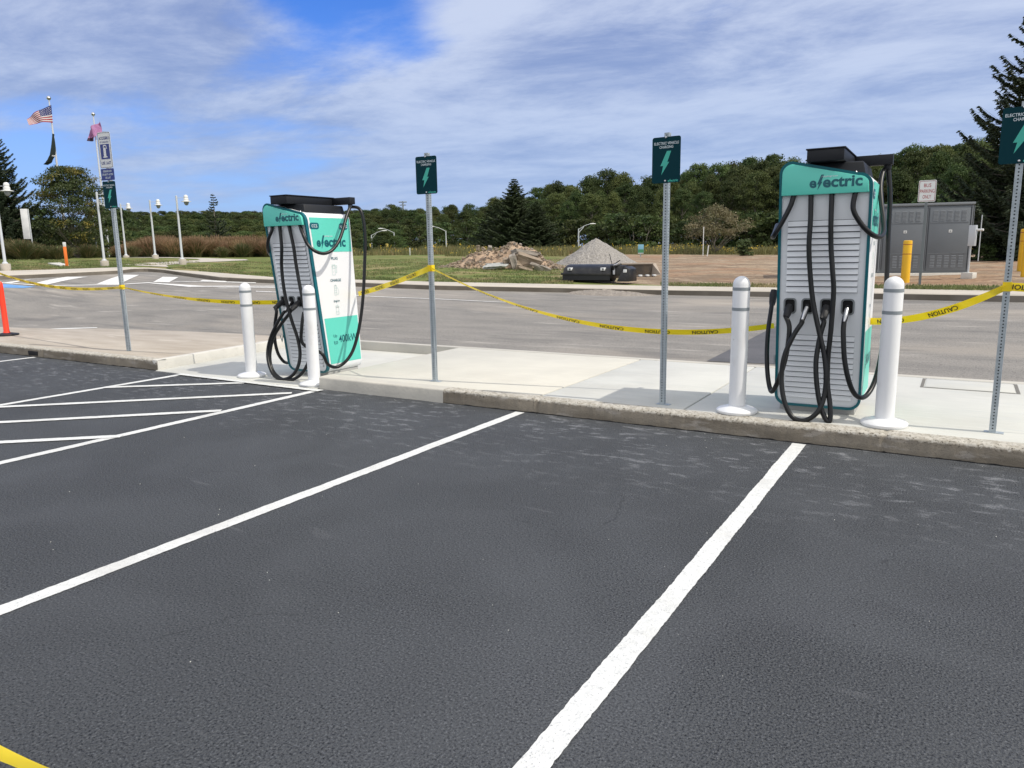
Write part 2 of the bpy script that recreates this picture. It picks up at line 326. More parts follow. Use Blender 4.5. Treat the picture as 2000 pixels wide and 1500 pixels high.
M_STONE = mat('tan_broken_concrete', (0.28, 0.225, 0.165), .9, c2=(0.20, 0.16, 0.12), scale=2.2, bump=.8, bscale=10, bdist=.03, layers=[((.40, .345, .28), 8, .6, .7, .5)])
M_STONE_G = mat('grey_broken_concrete', (0.215, 0.19, 0.16), .9, c2=(0.28, 0.255, 0.225), scale=3, bump=.8, bscale=12, bdist=.03)
M_GRAVEL = mat('grey_gravel', (0.25, 0.238, 0.222), .95, c2=(0.33, 0.315, 0.295), scale=14, bump=1., bscale=22, bdist=.06, layers=[((.16, .15, .145), 17, .56, .64, .8), ((.58, .56, .53), 19, .60, .68, .8)])
M_GRASS = mat('lawn_blades', (0.11, 0.155, 0.045), .7, c2=(0.19, 0.205, 0.08), scale=.9, layers=[((.34, .27, .15), 1.1, .52, .64, .85)], sub=.25)
M_MEADOW = mat('dry_meadow_stems', (0.20, 0.185, 0.075), .8, c2=(0.12, 0.13, 0.045), scale=.25, layers=[((.27, .17, .09), .6, .55, .65, .6)], sub=.2)
M_GOLD = mat('goldenrod_blooms', (0.62, 0.43, 0.03), .7)
M_PLUME = mat('russet_grass_plumes', (0.34, 0.225, 0.13), .8, c2=(0.25, 0.185, 0.095), scale=1.2, objrand=.15, sub=.3)
M_BLADEG = mat('ornamental_grass_blades', (0.065, 0.085, 0.025), .7, c2=(0.12, 0.115, 0.045), scale=1.2, objrand=.15, sub=.25)
M_FLAGPOLE = mat('white_pole_metal', (0.62, 0.64, 0.66), .3, .3)
M_SWEEP = mat('black_worn_steel', (0.010, 0.011, 0.013), .42, c2=(0.04, 0.038, 0.035), scale=5, lo=.45, hi=.75)
M_RUST = mat('dusty_steel', (0.11, 0.085, 0.06), .7, c2=(0.06, 0.05, 0.042), scale=5)
M_SIGNYEL = mat('amber_warning_sheet', (0.85, 0.42, 0.02), .5)
M_BANNER = mat('white_banner_fabric', (0.70, 0.71, 0.73), .7, c2=(.6, .61, .63), scale=3)

# ------------------------------------------------------------------ object helpers
def tag(o, label=None, cat=None, group=None, kind=None):
    if label: o['label'] = label
    if cat: o['category'] = cat
    if group: o['group'] = group
    if kind: o['kind'] = kind
    return o
def empty(name, loc, label, cat, group=None, rz=0.0, s=1.0):
    o = bpy.data.objects.new(name, None); COL.objects.link(o); o.location = loc; o.rotation_euler = (0, 0, rz); o.scale = (s, s, s)
    o.empty_display_size = .1
    return tag(o, label, cat, group)
def kids(o): return [c for c in bpy.data.objects if c.parent == o]
CH = {}
def reg(o, parent):
    if parent is not None:
        o.parent = parent; CH.setdefault(parent.name, []).append(o)
def copy_tree(o, parent=None):
    c = o.copy(); COL.objects.link(c); reg(c, parent)
    for ch in CH.get(o.name, []): copy_tree(ch, c)
    return c
class MB:
    def __init__(s): s.v = []; s.f = []; s.mi = []; s.m = 0
    def add(s, vs, fs):
        o = len(s.v); s.v += [tuple(v) for v in vs]; s.f += [tuple(i + o for i in f) for f in fs]; s.mi += [s.m] * len(fs); return s
    def box(s, x0, x1, y0, y1, z0, z1, M=None):
        vs = [Vector(q) for q in ((x0, y0, z0), (x1, y0, z0), (x1, y1, z0), (x0, y1, z0), (x0, y0, z1), (x1, y0, z1), (x1, y1, z1), (x0, y1, z1))]
        if M: vs = [M @ v for v in vs]
        return s.add(vs, [(0, 3, 2, 1), (4, 5, 6, 7), (0, 1, 5, 4), (1, 2, 6, 5), (2, 3, 7, 6), (3, 0, 4, 7)])
    def tube(s, pts, rad, n=10, caps=True, smooth=0):
        pts = [Vector(p) for p in pts]
        if smooth: pts = crom(pts, smooth)
        k = len(pts); R = rad if isinstance(rad, (list, tuple)) else [rad] * k
        if len(R) != k: R = [R[0] + (R[-1] - R[0]) * i / (k - 1) for i in range(k)]
        t0 = (pts[1] - pts[0]).normalized(); u = t0.orthogonal().normalized(); vs = []
        for i, p in enumerate(pts):
            t = (pts[min(i + 1, k - 1)] - pts[max(i - 1, 0)]).normalized()
            u = (u - t * u.dot(t)); u = u.normalized() if u.length > 1e-6 else t.orthogonal().normalized()
            w = t.cross(u)
            for j in range(n):
                a = 2 * math.pi * j / n; vs.append(p + (u * math.cos(a) + w * math.sin(a)) * R[i])
        fs = [(i * n + j, i * n + (j + 1) % n, (i + 1) * n + (j + 1) % n, (i + 1) * n + j) for i in range(k - 1) for j in range(n)]
        if caps: fs += [tuple(range(n - 1, -1, -1)), tuple(range((k - 1) * n, k * n))]
        return s.add(vs, fs)
    def lathe(s, prof, n=24, M=None, c=(0, 0, 0)):
        vs = []; c = Vector(c)
        for r, z in prof:
            for j in range(n):
                a = 2 * math.pi * j / n; v = Vector((r * math.cos(a), r * math.sin(a), z)) 
                vs.append((M @ v if M else v) + c)
        k = len(prof)
        fs = [(i * n + j, i * n + (j + 1) % n, (i + 1) * n + (j + 1) % n, (i + 1) * n + j) for i in range(k - 1) for j in range(n)]
        fs += [tuple(range(n - 1, -1, -1)), tuple(range((k - 1) * n, k * n))]
        return s.add(vs, fs)
    def prism(s, poly, y0, y1, fy=None):
        """poly in (x,z), extruded along y; fy(x,z,which) may override y"""
        k = len(poly); fy = fy or (lambda x, z, w: y0 if w == 0 else y1)
        vs = [(x, fy(x, z, 0), z) for x, z in poly] + [(x, fy(x, z, 1), z) for x, z in poly]
        return s.add(vs, [tuple(range(k)), tuple(range(2 * k - 1, k - 1, -1))] + [((i + 1) % k, i, k + i, k + (i + 1) % k) for i in range(k)])
    def ring(s, outer, inner, y0, y1, fy=None):
        k = len(outer); fy = fy or (lambda x, z, w: y0 if w == 0 else y1)
        vs = []
        for w in (0, 1):
            for P_ in (outer, inner): vs += [(x, fy(x, z, w), z) for x, z in P_]
        fs = []
        for i in range(k):
            j = (i + 1) % k
            fs += [(i, j, k + j, k + i), (2 * k + j, 2 * k + i, 3 * k + i, 3 * k + j), (j, i, 2 * k + i, 2 * k + j), (k + i, k + j, 3 * k + j, 3 * k + i)]
        return s.add(vs, fs)
    def build(s, name, mats, parent=None, smooth=40, bevel=0.0, seg=2):
        me = bpy.data.meshes.new(name); me.from_pydata(s.v, [], s.f)
        mats = mats if isinstance(mats, (list, tuple)) else [mats]
        for m in mats: me.materials.append(m)
        if len(mats) > 1: me.polygons.foreach_set('material_index', s.mi)
        me.update(); me.validate()
        o = bpy.data.objects.new(name, me); COL.objects.link(o); reg(o, parent)
        if bevel:
            bm = bmesh.new(); bm.from_mesh(me); bmesh.ops.remove_doubles(bm, verts=bm.verts, dist=1e-5)
            ed = [e for e in bm.edges if len(e.link_faces) == 2 and e.calc_face_angle(0) > math.radians(30)]
            bmesh.ops.bevel(bm, geom=ed, offset=bevel, segments=seg, profile=.5, affect='EDGES', clamp_overlap=True); bm.to_mesh(me); bm.free()
        if smooth:
            me.polygons.foreach_set('use_smooth', [True] * len(me.polygons)); me.set_sharp_from_angle(angle=math.radians(smooth))
        return o
def crom(p, n):
    out = []
    for i in range(len(p) - 1):
        a, b, c, d = p[max(i - 1, 0)], p[i], p[i + 1], p[min(i + 2, len(p) - 1)]
        for k in range(n):
            t = k / n
            out.append(.5 * ((2 * b) + (c - a) * t + (2 * a - 5 * b + 4 * c - d) * t * t + (3 * b - a - 3 * c + d) * t ** 3))
    out.append(p[-1]); return out
def rrect(x0, x1, z0, z1, r, n=5, zl=None):
    """rounded rectangle outline (x,z), counter-clockwise seen from -y; zl = top height at left side"""
    pts = []
    zl = z1 if zl is None else zl
    for cx, cz, a0 in ((x1 - r, z0 + r, -90), (x1 - r, z1 - r, 0), (x0 + r, zl - r, 90), (x0 + r, z0 + r, 180)):
        for i in range(n + 1):
            a = math.radians(a0 + 90 * i / n); pts.append((cx + r * math.cos(a), cz + r * math.sin(a)))
    return pts
# text as a mesh: list of verts (x,y) and faces, centred
TXT = {}
def text_geo(s, bold=0.0, spacing=1.0):
    key = (s, bold, spacing)
    if key in TXT: return TXT[key]
    c = bpy.data.curves.new('t', 'FONT'); c.body = s; c.size = 1; c.offset = bold; c.space_character = spacing; c.resolution_u = 3; c.fill_mode = 'BOTH' if hasattr(c, 'fill_mode') else c.fill_mode
    c.align_x = 'LEFT'
    o = bpy.data.objects.new('t', c); COL.objects.link(o)
    me = bpy.data.meshes.new_from_object(o, depsgraph=bpy.context.evaluated_depsgraph_get())
    v = [(q.co.x, q.co.y) for q in me.vertices]; f = [tuple(p.vertices) for p in me.polygons]
    bpy.data.objects.remove(o); bpy.data.meshes.remove(me)
    x0, x1 = min(a for a, _ in v), max(a for a, _ in v); y0, y1 = min(b for _, b in v), max(b for _, b in v)
    TXT[key] = (v, f, x0, x1, y0, y1); return TXT[key]
def put_text(mb, s, fmap, cx, cy, width=None, height=None, bold=.012, spacing=1.0):
    """place text centred at (cx,cy); fmap(u,v)->3D point"""
    v, f, x0, x1, y0, y1 = text_geo(s, bold, spacing)
    w, h = x1 - x0, y1 - y0
    sx = width / w if width else height / h; sy = height / h if height else sx
    mb.add([fmap(cx + (a - (x0 + x1) / 2) * sx, cy + (b - (y0 + y1) / 2) * sy) for a, b in v], f)
def put_poly(mb, pts, fmap): mb.add([fmap(*p) for p in pts], [tuple(range(len(pts)))])
BOLT = [(.10, .5), (.34, .5), (.13, .04), (.24, .04), (-.20, -.5), (-.10, -.12), (-.26, -.12)]
def put_bolt(mb, fmap, cx, cy, w, h):
    pts = [(cx + a * w, cy + b * h) for a, b in BOLT]
    o = len(mb.v); mb.add([fmap(*p) for p in pts], [(0, 6, 5), (0, 5, 2), (0, 2, 1), (2, 5, 4), (2, 4, 3)])
def logo(mb, fmap, cx, cy, w, h):
    """the word electric with a lightning bolt for its l; h = height of the bolt/ascenders"""
    put_text(mb, 'e', fmap, cx - .43 * w, cy - .10 * h, width=.135 * w, height=.60 * h, bold=.03)
    put_bolt(mb, fmap, cx - .300 * w, cy + .02 * h, .20 * w, 1.22 * h)
    put_text(mb, 'ectric', fmap, cx + .125 * w, cy + .02 * h, width=.735 * w, height=.86 * h, bold=.03)

# ------------------------------------------------------------------ terrain (measured ground profile, per viewing column)
COLS = {  # photo column: [(row, distance)] then (None, distance, z)
 -100: [(548, 31), (529, 36), (517, 42), (510, 58), (None, 110, 1.2), (None, 180, -1), (None, 300, 5), (None, 450, 17), (None, 900, 20)],
 0:    [(546, 31), (527, 36), (515, 42), (508.5, 58), (None, 110, 1.2), (None, 180, -1), (None, 300, 5), (None, 450, 17), (None, 900, 20)],
 270:  [(532, 34), (518, 41), (507, 52), (506.5, 60), (None, 110, 1.2), (None, 180, -1), (None, 300, 5), (None, 450, 17), (None, 900, 20)],
 430:  [(550, 28), (516, 44), (507.5, 54), (505.5, 60), (None, 110, 1.2), (None, 180, -1), (None, 300, 5), (None, 450, 17), (None, 900, 20)],
 600:  [(557, 25), (520, 40), (504, 60), (501, 75), (None, 120, 1.6), (None, 180, 1.0), (None, 300, 4), (None, 450, 14), (None, 900, 20)],
 850:  [(567, 22), (530, 30), (503, 55), (497, 80), (None, 120, 1.2), (None, 230, 1.9), (None, 300, 3), (None, 450, 6), (None, 900, 10)],
 1100: [(572, 21), (550, 24), (500, 60), (496, 80), (None, 120, .6), (None, 230, .8), (None, 300, 1), (None, 450, 3), (None, 900, 5)],
 1350: [(577, 20), (540, 27), (501, 60), (496, 80), (None, 120, .4), (None, 230, .4), (None, 300, .5), (None, 450, 1), (None, 900, 1)],
 1700: [(583, 18.8), (542, 25), (503, 60), (497, 80), (None, 120, .4), (None, 230, .4), (None, 300, .5), (None, 450, 1), (None, 900, 1)],
 2000: [(590, 18), (545, 24), (500, 60), (496, 80), (None, 120, .4), (None, 230, .4), (None, 300, .5), (None, 450, 1), (None, 900, 1)],
}
def az_of(p): return math.atan2(p[0], p[1])
_T = []
for cx_, kn in sorted(COLS.items()):
    a = az_of(ray(cx_, 530)); row = [(9.6 / math.cos(a), 0.0)]
    for k in kn:
        if k[0] is None: row.append((k[1], k[2]))
        else: row.append((k[1], at_d(cx_, k[0], k[1]).z))
    _T.append((a, row))
def _zi(row, d):
    if d <= row[0][0]: return row[0][1]
    for (d0, z0), (d1, z1) in zip(row, row[1:]):
        if d <= d1: return z0 + (z1 - z0) * (d - d0) / (d1 - d0)
    return row[-1][1]
def sstep(x, a, b): t = min(1, max(0, (x - a) / (b - a))); return t * t * (3 - 2 * t)
def zg(X, Y):
    a, d = math.atan2(X, Y), math.hypot(X, Y)
    w = sstep(Y, 6.8, 9.4)
    if w <= 0: return 0.0
    a = min(max(a, _T[0][0]), _T[-1][0])
    for (a0, r0), (a1, r1) in zip(_T, _T[1:]):
        if a <= a1:
            t = (a - a0) / (a1 - a0); return w * (_zi(r0, d) * (1 - t) + _zi(r1, d) * t)
    return w * _zi(_T[-1][1], d)
def T(x, y, dz=0.0):                        # photo pixel -> point on the terrain
    d = ray(x, y); h = math.hypot(d.x, d.y); lo = None; s = 6.0; prev = 6.0
    while s < 900:
        t = s / h; z = EYE + d.z * t
        if z < zg(d.x * t, d.y * t) + dz:
            a_, b_ = prev, s
            for _ in range(25):
                m = (a_ + b_) / 2; t = m / h
                if EYE + d.z * t < zg(d.x * t, d.y * t) + dz: b_ = m
                else: a_ = m
            t = b_ / h; return Vector((d.x * t, d.y * t, zg(d.x * t, d.y * t) + dz))
        prev = s; s *= 1.02
    t = 60 / h; return Vector((d.x * t, d.y * t, zg(d.x * t, d.y * t) + dz))
def height_px(base, ytop):
    """height over base point so that its top is seen at photo row ytop"""
    lo, hi = 0, 80
    for _ in range(40):
        m = (lo + hi) / 2; c = Vector((base.x, base.y, base.z + m - EYE))
        y = CY - FPX * c.dot(UP) / c.dot(FWD)
        if y > ytop: lo = m
        else: hi = m
    return m
def interp(tab, x):
    if x <= tab[0][0]: return tab[0][1]
    for (a, b), (c, d) in zip(tab, tab[1:]):
        if x <= c: return b + (d - b) * (x - a) / (c - a)
    return tab[-1][1]
def drape(name, px, dz, material, step=1.2, world=None, kind='structure', parent=None):
    """flat sheet lying on the terrain, outline given"""
    pts = world or [T(*p) for p in px]
    bm = bmesh.new(); vs = [bm.verts.new((p.x, p.y, 0)) for p in pts]; bm.faces.new(vs)
    bmesh.ops.triangulate(bm, faces=bm.faces[:])
    for _ in range(6):
        le = [e for e in bm.edges if e.calc_length() > step]
        if not le: break
        bmesh.ops.subdivide_edges(bm, edges=le, cuts=1); bmesh.ops.triangulate(bm, faces=bm.faces[:])
    for v in bm.verts: v.co.z = zg(v.co.x, v.co.y) + dz
    for f in bm.faces:
        f.normal_update()
        if f.normal.z < 0: f.normal_flip()
    me = bpy.data.meshes.new(name); bm.to_mesh(me); bm.free(); me.materials.append(material)
    o = bpy.data.objects.new(name, me); COL.objects.link(o); reg(o, parent)
    if kind: o['kind'] = kind
    return o

# ------------------------------------------------------------------ setting: ground sheets
def grid_mesh(name, us, vs, fn, material, kind='structure', parent=None):
    V = [fn(u, v) for u in us for v in vs]; n = len(vs)
    F = [(i * n + j, (i + 1) * n + j, (i + 1) * n + j + 1, i * n + j + 1) for i in range(len(us) - 1) for j in range(n - 1)]
    me = bpy.data.meshes.new(name); me.from_pydata([tuple(v) for v in V], [], F); me.materials.append(material); me.update()
    if me.polygons and sum(p.normal.z for p in me.polygons) < 0: me.flip_normals()
    me.polygons.foreach_set('use_smooth', [True] * len(me.polygons))
    o = bpy.data.objects.new(name, me); COL.objects.link(o); reg(o, parent)
    if kind: o['kind'] = kind
    return o
def lin(a, b, n): return [a + (b - a) * i / n for i in range(n + 1)]

grid_mesh('parking_lot', lin(-70, 60, 26), lin(-60, 6.34, 12), lambda u, v: (u, v, 0), M_ASPH)
KERB_PX = [(-100, 549), (0, 546), (60, 543.5), (120, 540.5), (200, 536.5), (240, 534), (262, 531), (285, 530.5), (320, 533), (360, 539), (430, 548.5), (520, 553), (700, 560), (850, 566), (1100, 571.5), (1290, 576), (1500, 580), (1700, 584), (2000, 590.5)]
WALK_PX = [(-100, 531), (0, 529.5), (100, 527), (200, 523.5), (250, 522), (300, 524), (330, 527), (400, 531), (450, 535), (530, 541.5), (700, 547), (850, 551), (1100, 556), (1290, 559), (1500, 562), (1700, 564), (2000, 569.5)]
def d_curve(tab, dz=0.0):
    out = []
    for i in range(len(tab) - 1):
        x0, y0 = tab[i]; x1, y1 = tab[i + 1]; k = max(1, int((x1 - x0) / 25))
        for j in range(k):
            t = j / k; p = T(x0 + (x1 - x0) * t, y0 + (y1 - y0) * t, dz); out.append((az_of(p), math.hypot(p.x, p.y)))
    p = T(*tab[-1], dz); out.append((az_of(p), math.hypot(p.x, p.y)))
    out.append((math.radians(12), math.hypot(p.x, p.y) * 1.01)); out.append((math.radians(40), p.y / math.cos(math.radians(40))))
    out = [(math.radians(-78), out[0][1] * 1.05)] + out
    return sorted(out)
KD = d_curve(KERB_PX); WD = d_curve(WALK_PX, .14)
kd = lambda a: interp(KD, a)
wd = lambda a: max(interp(WD, a), kd(a) + .5)
AZ = lin(math.radians(-74), math.radians(38), 420)
def pol(a, d, dz): 
    X, Y = math.sin(a) * d, math.cos(a) * d; return (X, Y, zg(X, Y) + dz)
def road_fn(a, t):
    d0 = min(6.3 / math.cos(a), kd(a) * .8); d = d0 + (kd(a) + .1 - d0) * t; return pol(a, d, 0.0)
grid_mesh('road', AZ, lin(0, 1, 26), road_fn, M_ROAD)
# far kerb and footway: one real step with a kerb face
def walk_fn(a, k):
    K = kd(a); W = wd(a)
    if k == 0: return pol(a, K, -0.05)
    if k == 1: return pol(a, K + .012, .125)
    if k == 2: return pol(a, K + .04, .145)
    if k == 3: return pol(a, K + .17, .147)
    return pol(a, K + .17 + (W + .05 - K - .17) * (k - 3) / 3, .148)
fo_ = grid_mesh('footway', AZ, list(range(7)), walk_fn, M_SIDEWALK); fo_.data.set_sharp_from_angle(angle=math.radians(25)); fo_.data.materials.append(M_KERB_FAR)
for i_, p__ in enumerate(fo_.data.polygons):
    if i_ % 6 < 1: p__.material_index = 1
# grass and bare earth beyond the footway
def ground_mat():
    m = bpy.data.materials.new('grass_and_bare_earth'); m.use_nodes = True; t = m.node_tree; ns, lk = t.nodes, t.links; b = ns['Principled BSDF']
    g = ns.new('ShaderNodeNewGeometry'); P = g.outputs['Position']
    def nz(sc, det=6, st=None):
        n = ns.new('ShaderNodeTexNoise'); n.inputs['Scale'].default_value = sc; n.inputs['Detail'].default_value = det; v = P
        if st: 
            q = ns.new('ShaderNodeMapping'); q.inputs['Scale'].default_value = st; lk.new(P, q.inputs[0]); v = q.outputs[0]
        lk.new(v, n.inputs['Vector']); return n.outputs[0]
    def rg(v, a, c, o0=0., o1=1.):
        r = ns.new('ShaderNodeMapRange'); lk.new(v, r.inputs[0]); r.interpolation_type = 'SMOOTHSTEP'
        for i, q in enumerate((a, c, o0, o1)): r.inputs[i + 1].default_value = q
        return r.outputs[0]
    def mm(op, a, c, cl=False):
        n = ns.new('ShaderNodeMath'); n.operation = op; n.use_clamp = cl
        for i, v in enumerate((a, c)):
            if isinstance(v, (float, int)): n.inputs[i].default_value = v
            else: lk.new(v, n.inputs[i])
        return n.outputs[0]
    def mc(a, c, f):
        x = ns.new('ShaderNodeMixRGB'); lk.new(f, x.inputs[0])
        for i, v in ((1, a), (2, c)):
            if isinstance(v, tuple): x.inputs[i].default_value = (*v, 1)
            else: lk.new(v, x.inputs[i])
        return x.outputs[0]
    grass = mc((0.095, 0.135, 0.035), (0.165, 0.185, 0.06), rg(nz(1.3), .35, .65))
    grass = mc(grass, (0.30, 0.235, 0.13), rg(nz(.55, 5, (.5, 1, 1)), .54, .66, 0, .75))
    grass = mc(grass, (0.22, 0.21, 0.085), rg(nz(9, 4), .5, .7, 0, .6))
    dirt = mc((0.32, 0.25, 0.175), (0.20, 0.15, 0.105), rg(nz(.8, 7, (.4, 1, 1)), .4, .62))
    dirt = mc(dirt, (0.47, 0.38, 0.28), rg(nz(2.1, 6, (.4, 1.3, 1)), .55, .68, 0, .8))
    dirt = mc(dirt, (0.30, 0.19, 0.12), rg(nz(.45, 4), .48, .62, 0, .7)); dirt = mc(dirt, (0.15, 0.105, 0.075), rg(nz(2.6, 6, (.25, 2.2, 1)), .58, .66, 0, .7))
    dirt = mc(dirt, (0.17, 0.11, 0.075), rg(nz(5, 7), .56, .66, 0, .75))
    # earth zone: a strip of the field right of the gravel heap (a bearing range and distance range)
    sx = ns.new('ShaderNodeSeparateXYZ'); lk.new(P, sx.inputs[0]); X, Y = sx.outputs[0], sx.outputs[1]
    ratio = mm('DIVIDE', X, Y)
    fray = mm('MULTIPLY', mm('SUBTRACT', nz(.5, 4), .5), .35)
    zone = rg(mm('ADD', ratio, fray), -.55, -.46)                       # to the right of the heap
    r2 = mm('SQRT', mm('ADD', mm('MULTIPLY', X, X), mm('MULTIPLY', Y, Y)), 0)
    far = rg(mm('ADD', r2, mm('MULTIPLY', mm('SUBTRACT', nz(.3, 3), .5), 10)), 66, 58)
    yy = mm('ADD', Y, mm('MULTIPLY', mm('SUBTRACT', nz(1.2, 4), .5), 1.2))
    near = rg(yy, 20.1, 20.7)
    z = mm('MULTIPLY', mm('MULTIPLY', zone, far), near)
    col = mc(grass, dirt, z)
    lk.new(col, b.inputs['Base Color']); b.inputs['Roughness'].default_value = .95; b.inputs['Specular IOR Level'].default_value = .15
    bp = ns.new('ShaderNodeBump'); bp.inputs['Strength'].default_value = .9; bp.inputs['Distance'].default_value = .08
    lk.new(nz(6, 8), bp.inputs['Height']); lk.new(bp.outputs[0], b.inputs['Normal'])
    return m
M_GROUND = ground_mat()
GD = [0, .02, .05, .09, .14, .2, .27, .35, .44, .54, .65, .77, .9, 1.0]
def field_fn(a, t):
    W = wd(a); d = W + (62 - W) * t; x, y, z = pol(a, d, .135)
    if d < 60 and x > -22: z += .05 * sstep(t, .02, .1) * (noise.noise(Vector((x * .6, y * .6, 0))) + .6 * noise.noise(Vector((x * 2.2, y * 2.2, 3))))
    return (x, y, z)
grid_mesh('field', AZ, lin(0, 1, 60), field_fn, M_GROUND)
FAR = [62, 66, 72, 80, 95, 110, 130, 155, 180, 205, 230, 265, 300, 340, 380, 420, 450, 520, 640, 900, 1400, 2600]
grid_mesh('hills', lin(math.radians(-100), math.radians(60), 160), FAR, lambda a, d: pol(a, d, .135), M_GROUND)
grid_mesh('ground', lin(-2600, 2600, 4), lin(-2600, 2600, 4), lambda u, v: (u, v, -.6), M_GROUND)

# curb, pads, islands in front -----------------------------------------------------------
KZ = .15
def kerb_run(name, x0, x1, material, ydir=None, y0=6.30, rough=.006, joints=(), edge_r=.022, width=.16):
    xs = lin(x0, x1, max(2, int(abs(x1 - x0) / .025)))
    prof = [(0, -.03), (.006, .04), (.012, KZ - edge_r), (.016, KZ - edge_r * .45), (.012 + edge_r * .7, KZ - .004), (.012 + edge_r * 1.5, KZ), (width * .7, KZ + .001), (width, KZ + .001)]
    def fn(x, k):
        dy, z = prof[k]; p = Vector((x * 9, k * 1.3, 7))
        n = noise.noise(p * 1.6) * rough * .45 + noise.noise(p * 5.3) * rough * .6
        wob = noise.noise(Vector((x * .8, 0, 1))) * .012
        j = 0.0
        for jx in joints:
            if abs(x - jx) < .013: j = .02
        return (x, y0 + dy + wob + (n if k in (1, 2, 3, 4) else n * .3) + (j if k < 5 else 0), z + (n if 2 < k < 6 else 0) - (j * .5 if k > 2 else 0))
    return grid_mesh(name, xs, list(range(len(prof))), fn, material)
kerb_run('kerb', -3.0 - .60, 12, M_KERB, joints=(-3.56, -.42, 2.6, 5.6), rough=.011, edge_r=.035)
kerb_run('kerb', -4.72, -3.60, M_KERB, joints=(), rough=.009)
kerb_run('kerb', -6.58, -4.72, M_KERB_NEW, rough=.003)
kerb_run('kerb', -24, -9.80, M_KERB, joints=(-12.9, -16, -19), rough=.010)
def slab(name, poly, z0, z1, material, bev=.012, kind='structure', wall=None):
    mb = MB(); n = len(poly); mb.add([(x, y, z0) for x, y in poly] + [(x, y, z1) for x, y in poly], [tuple(range(n, 2 * n)), tuple(range(n - 1, -1, -1))] + [(i, (i + 1) % n, n + (i + 1) % n, n + i) for i in range(n)])
    o = mb.build(name, material, bevel=bev, smooth=30)
    if kind: o['kind'] = kind
    return o
slab('pavement', [(-6.565, 6.455), (-3.607, 6.46), (-3.607, 9.22), (-6.565, 9.22)], -.1, KZ + .002, M_CONC_CREAM)
slab('pavement', [(-3.593, 6.46), (-2.107, 6.46), (-2.107, 9.22), (-3.593, 9.22)], -.1, KZ + .002, M_CONC_WHITE)
slab('pavement', [(-2.093, 6.46), (2.49, 6.46), (2.49, 9.22), (-2.093, 9.22)], -.1, KZ + .002, M_CONC_WHITE)
slab('pavement', [(2.51, 6.46), (12, 6.46), (12, 9.22), (2.51, 9.22)], -.1, KZ + .002, M_CONC_WHITE)
slab('pavement', [(-6.60, 6.335), (-6.572, 6.335), (-6.572, 9.22), (-6.60, 9.22)], -.1, KZ - .004, M_KERB_NEW, bev=.004)
slab('kerb', [(-10.2, 9.235), (12, 9.235), (12, 9.36), (-10.2, 9.36)], -.15, KZ + .004, M_KERB_NEW)
# flush pad between the two raised parts
slab('pavement', [(-9.79, 6.262), (-6.604, 6.262), (-6.604, 9.23), (-10.15, 9.23), (-9.93, 6.5)], -.1, .010, M_CONC_WHITE, bev=.006)
slab('kerb', [(-9.80, 6.31), (-9.93, 6.31), (-10.27, 9.23), (-10.12, 9.23)], -.1, KZ + .003, M_KERB_PALE, bev=.015)
# old brown island on the left
isl_back = [(-10.28, 9.36), (-11.5, 9.26), (-13.5, 9.05), (-15.5, 8.72), (-16.2, 8.33), (-18.5, 7.9), (-24, 7.6)]
slab('traffic_island', [(-24, 6.455), (-9.945, 6.455), (-10.27, 9.22)] + isl_back[1:], -.1, KZ - .002, M_CONC_OLD)
# the lit back-left edge of the island is painted as a pale strip
def strip(name, p0, p1, w, material, z=.004, jit=.003, parent=None, kind='structure', on_terrain=False):
    p0, p1 = Vector(p0[:2]), Vector(p1[:2]); L_ = (p1 - p0).length; n = max(2, int(L_ / .02)); t = (p1 - p0) / L_; nn = Vector((-t.y, t.x))
    V = []; sd = random.random() * 50
    for i in range(n + 1):
        p = p0 + t * (L_ * i / n)
        for s in (-1, 1):
            j = jit * (.9 * noise.noise(Vector((i * .9, s * 9, sd))) + .7 * noise.noise(Vector((i * .31, s * 7, sd))) + 1.1 * noise.noise(Vector((i * .06, s * 5, sd))))
            q = p + nn * (s * w / 2 + j); V.append((q.x, q.y, z + (zg(q.x, q.y) if on_terrain else 0)))
    F = [(2 * i, 2 * i + 2, 2 * i + 3, 2 * i + 1) for i in range(n)]
    me = bpy.data.meshes.new(name); me.from_pydata(V, [], F); me.materials.append(material); me.update()
    if me.polygons[0].normal.z < 0: me.flip_normals()
    o = bpy.data.objects.new(name, me); COL.objects.link(o); reg(o, parent)
    if kind: o['kind'] = kind
    return o
LW = .105
for X, y0 in ((-1.05, -3), (-3.73, -3), (-6.52, -3), (-9.15, -3), (-13.1, -3), (1.66, -3)):
    strip('road_marking', (X, y0), (X, 6.27), LW, M_PAINT, jit=.0045)
def gl(a, b, w=LW, z=.008): strip('road_marking', G(*a), G(*b), w, M_PAINT, z=z, jit=.005)
gl((-150, 872.7), (238, 853)); gl((-150, 834), (432, 803)); gl((-150, 803), (570, 768.5)); gl((205, 757.5), (478, 748.5)); gl((348, 732), (626, 765), .09, .014)
gl((-140, 812), (0, 792))
# far road markings
def quad_mark(px, m=None, dz=.012): return drape('road_marking', px, dz, m or M_PAINT_OLD, 1.0)
quad_mark([(0, 553.5), (60, 545.8), (105, 543.8), (62, 546), (45, 549), (20, 554)])
quad_mark([(55, 557), (92, 556.5), (172, 541), (130, 541.2)])
quad_mark([(188, 555.5), (232, 556), (272, 537.5), (240, 537)])
quad_mark([(299, 551.5), (330, 552), (349, 541.8), (318, 541.2)])
quad_mark([(390, 549.5), (445, 551), (440, 549.3), (396, 547)])
quad_mark([(-20, 552), (90, 559), (230, 556.8), (290, 553.5), (370, 561), (560, 560), (560, 558.5), (400, 559), (290, 552), (230, 555.6), (90, 557.8), (30, 554), (-20, 550.5)])
quad_mark([(330, 550.5), (500, 553.8), (500, 552.2), (345, 550)])
quad_mark([(420, 563.8), (560, 562.5), (560, 561.2), (430, 562.8)])
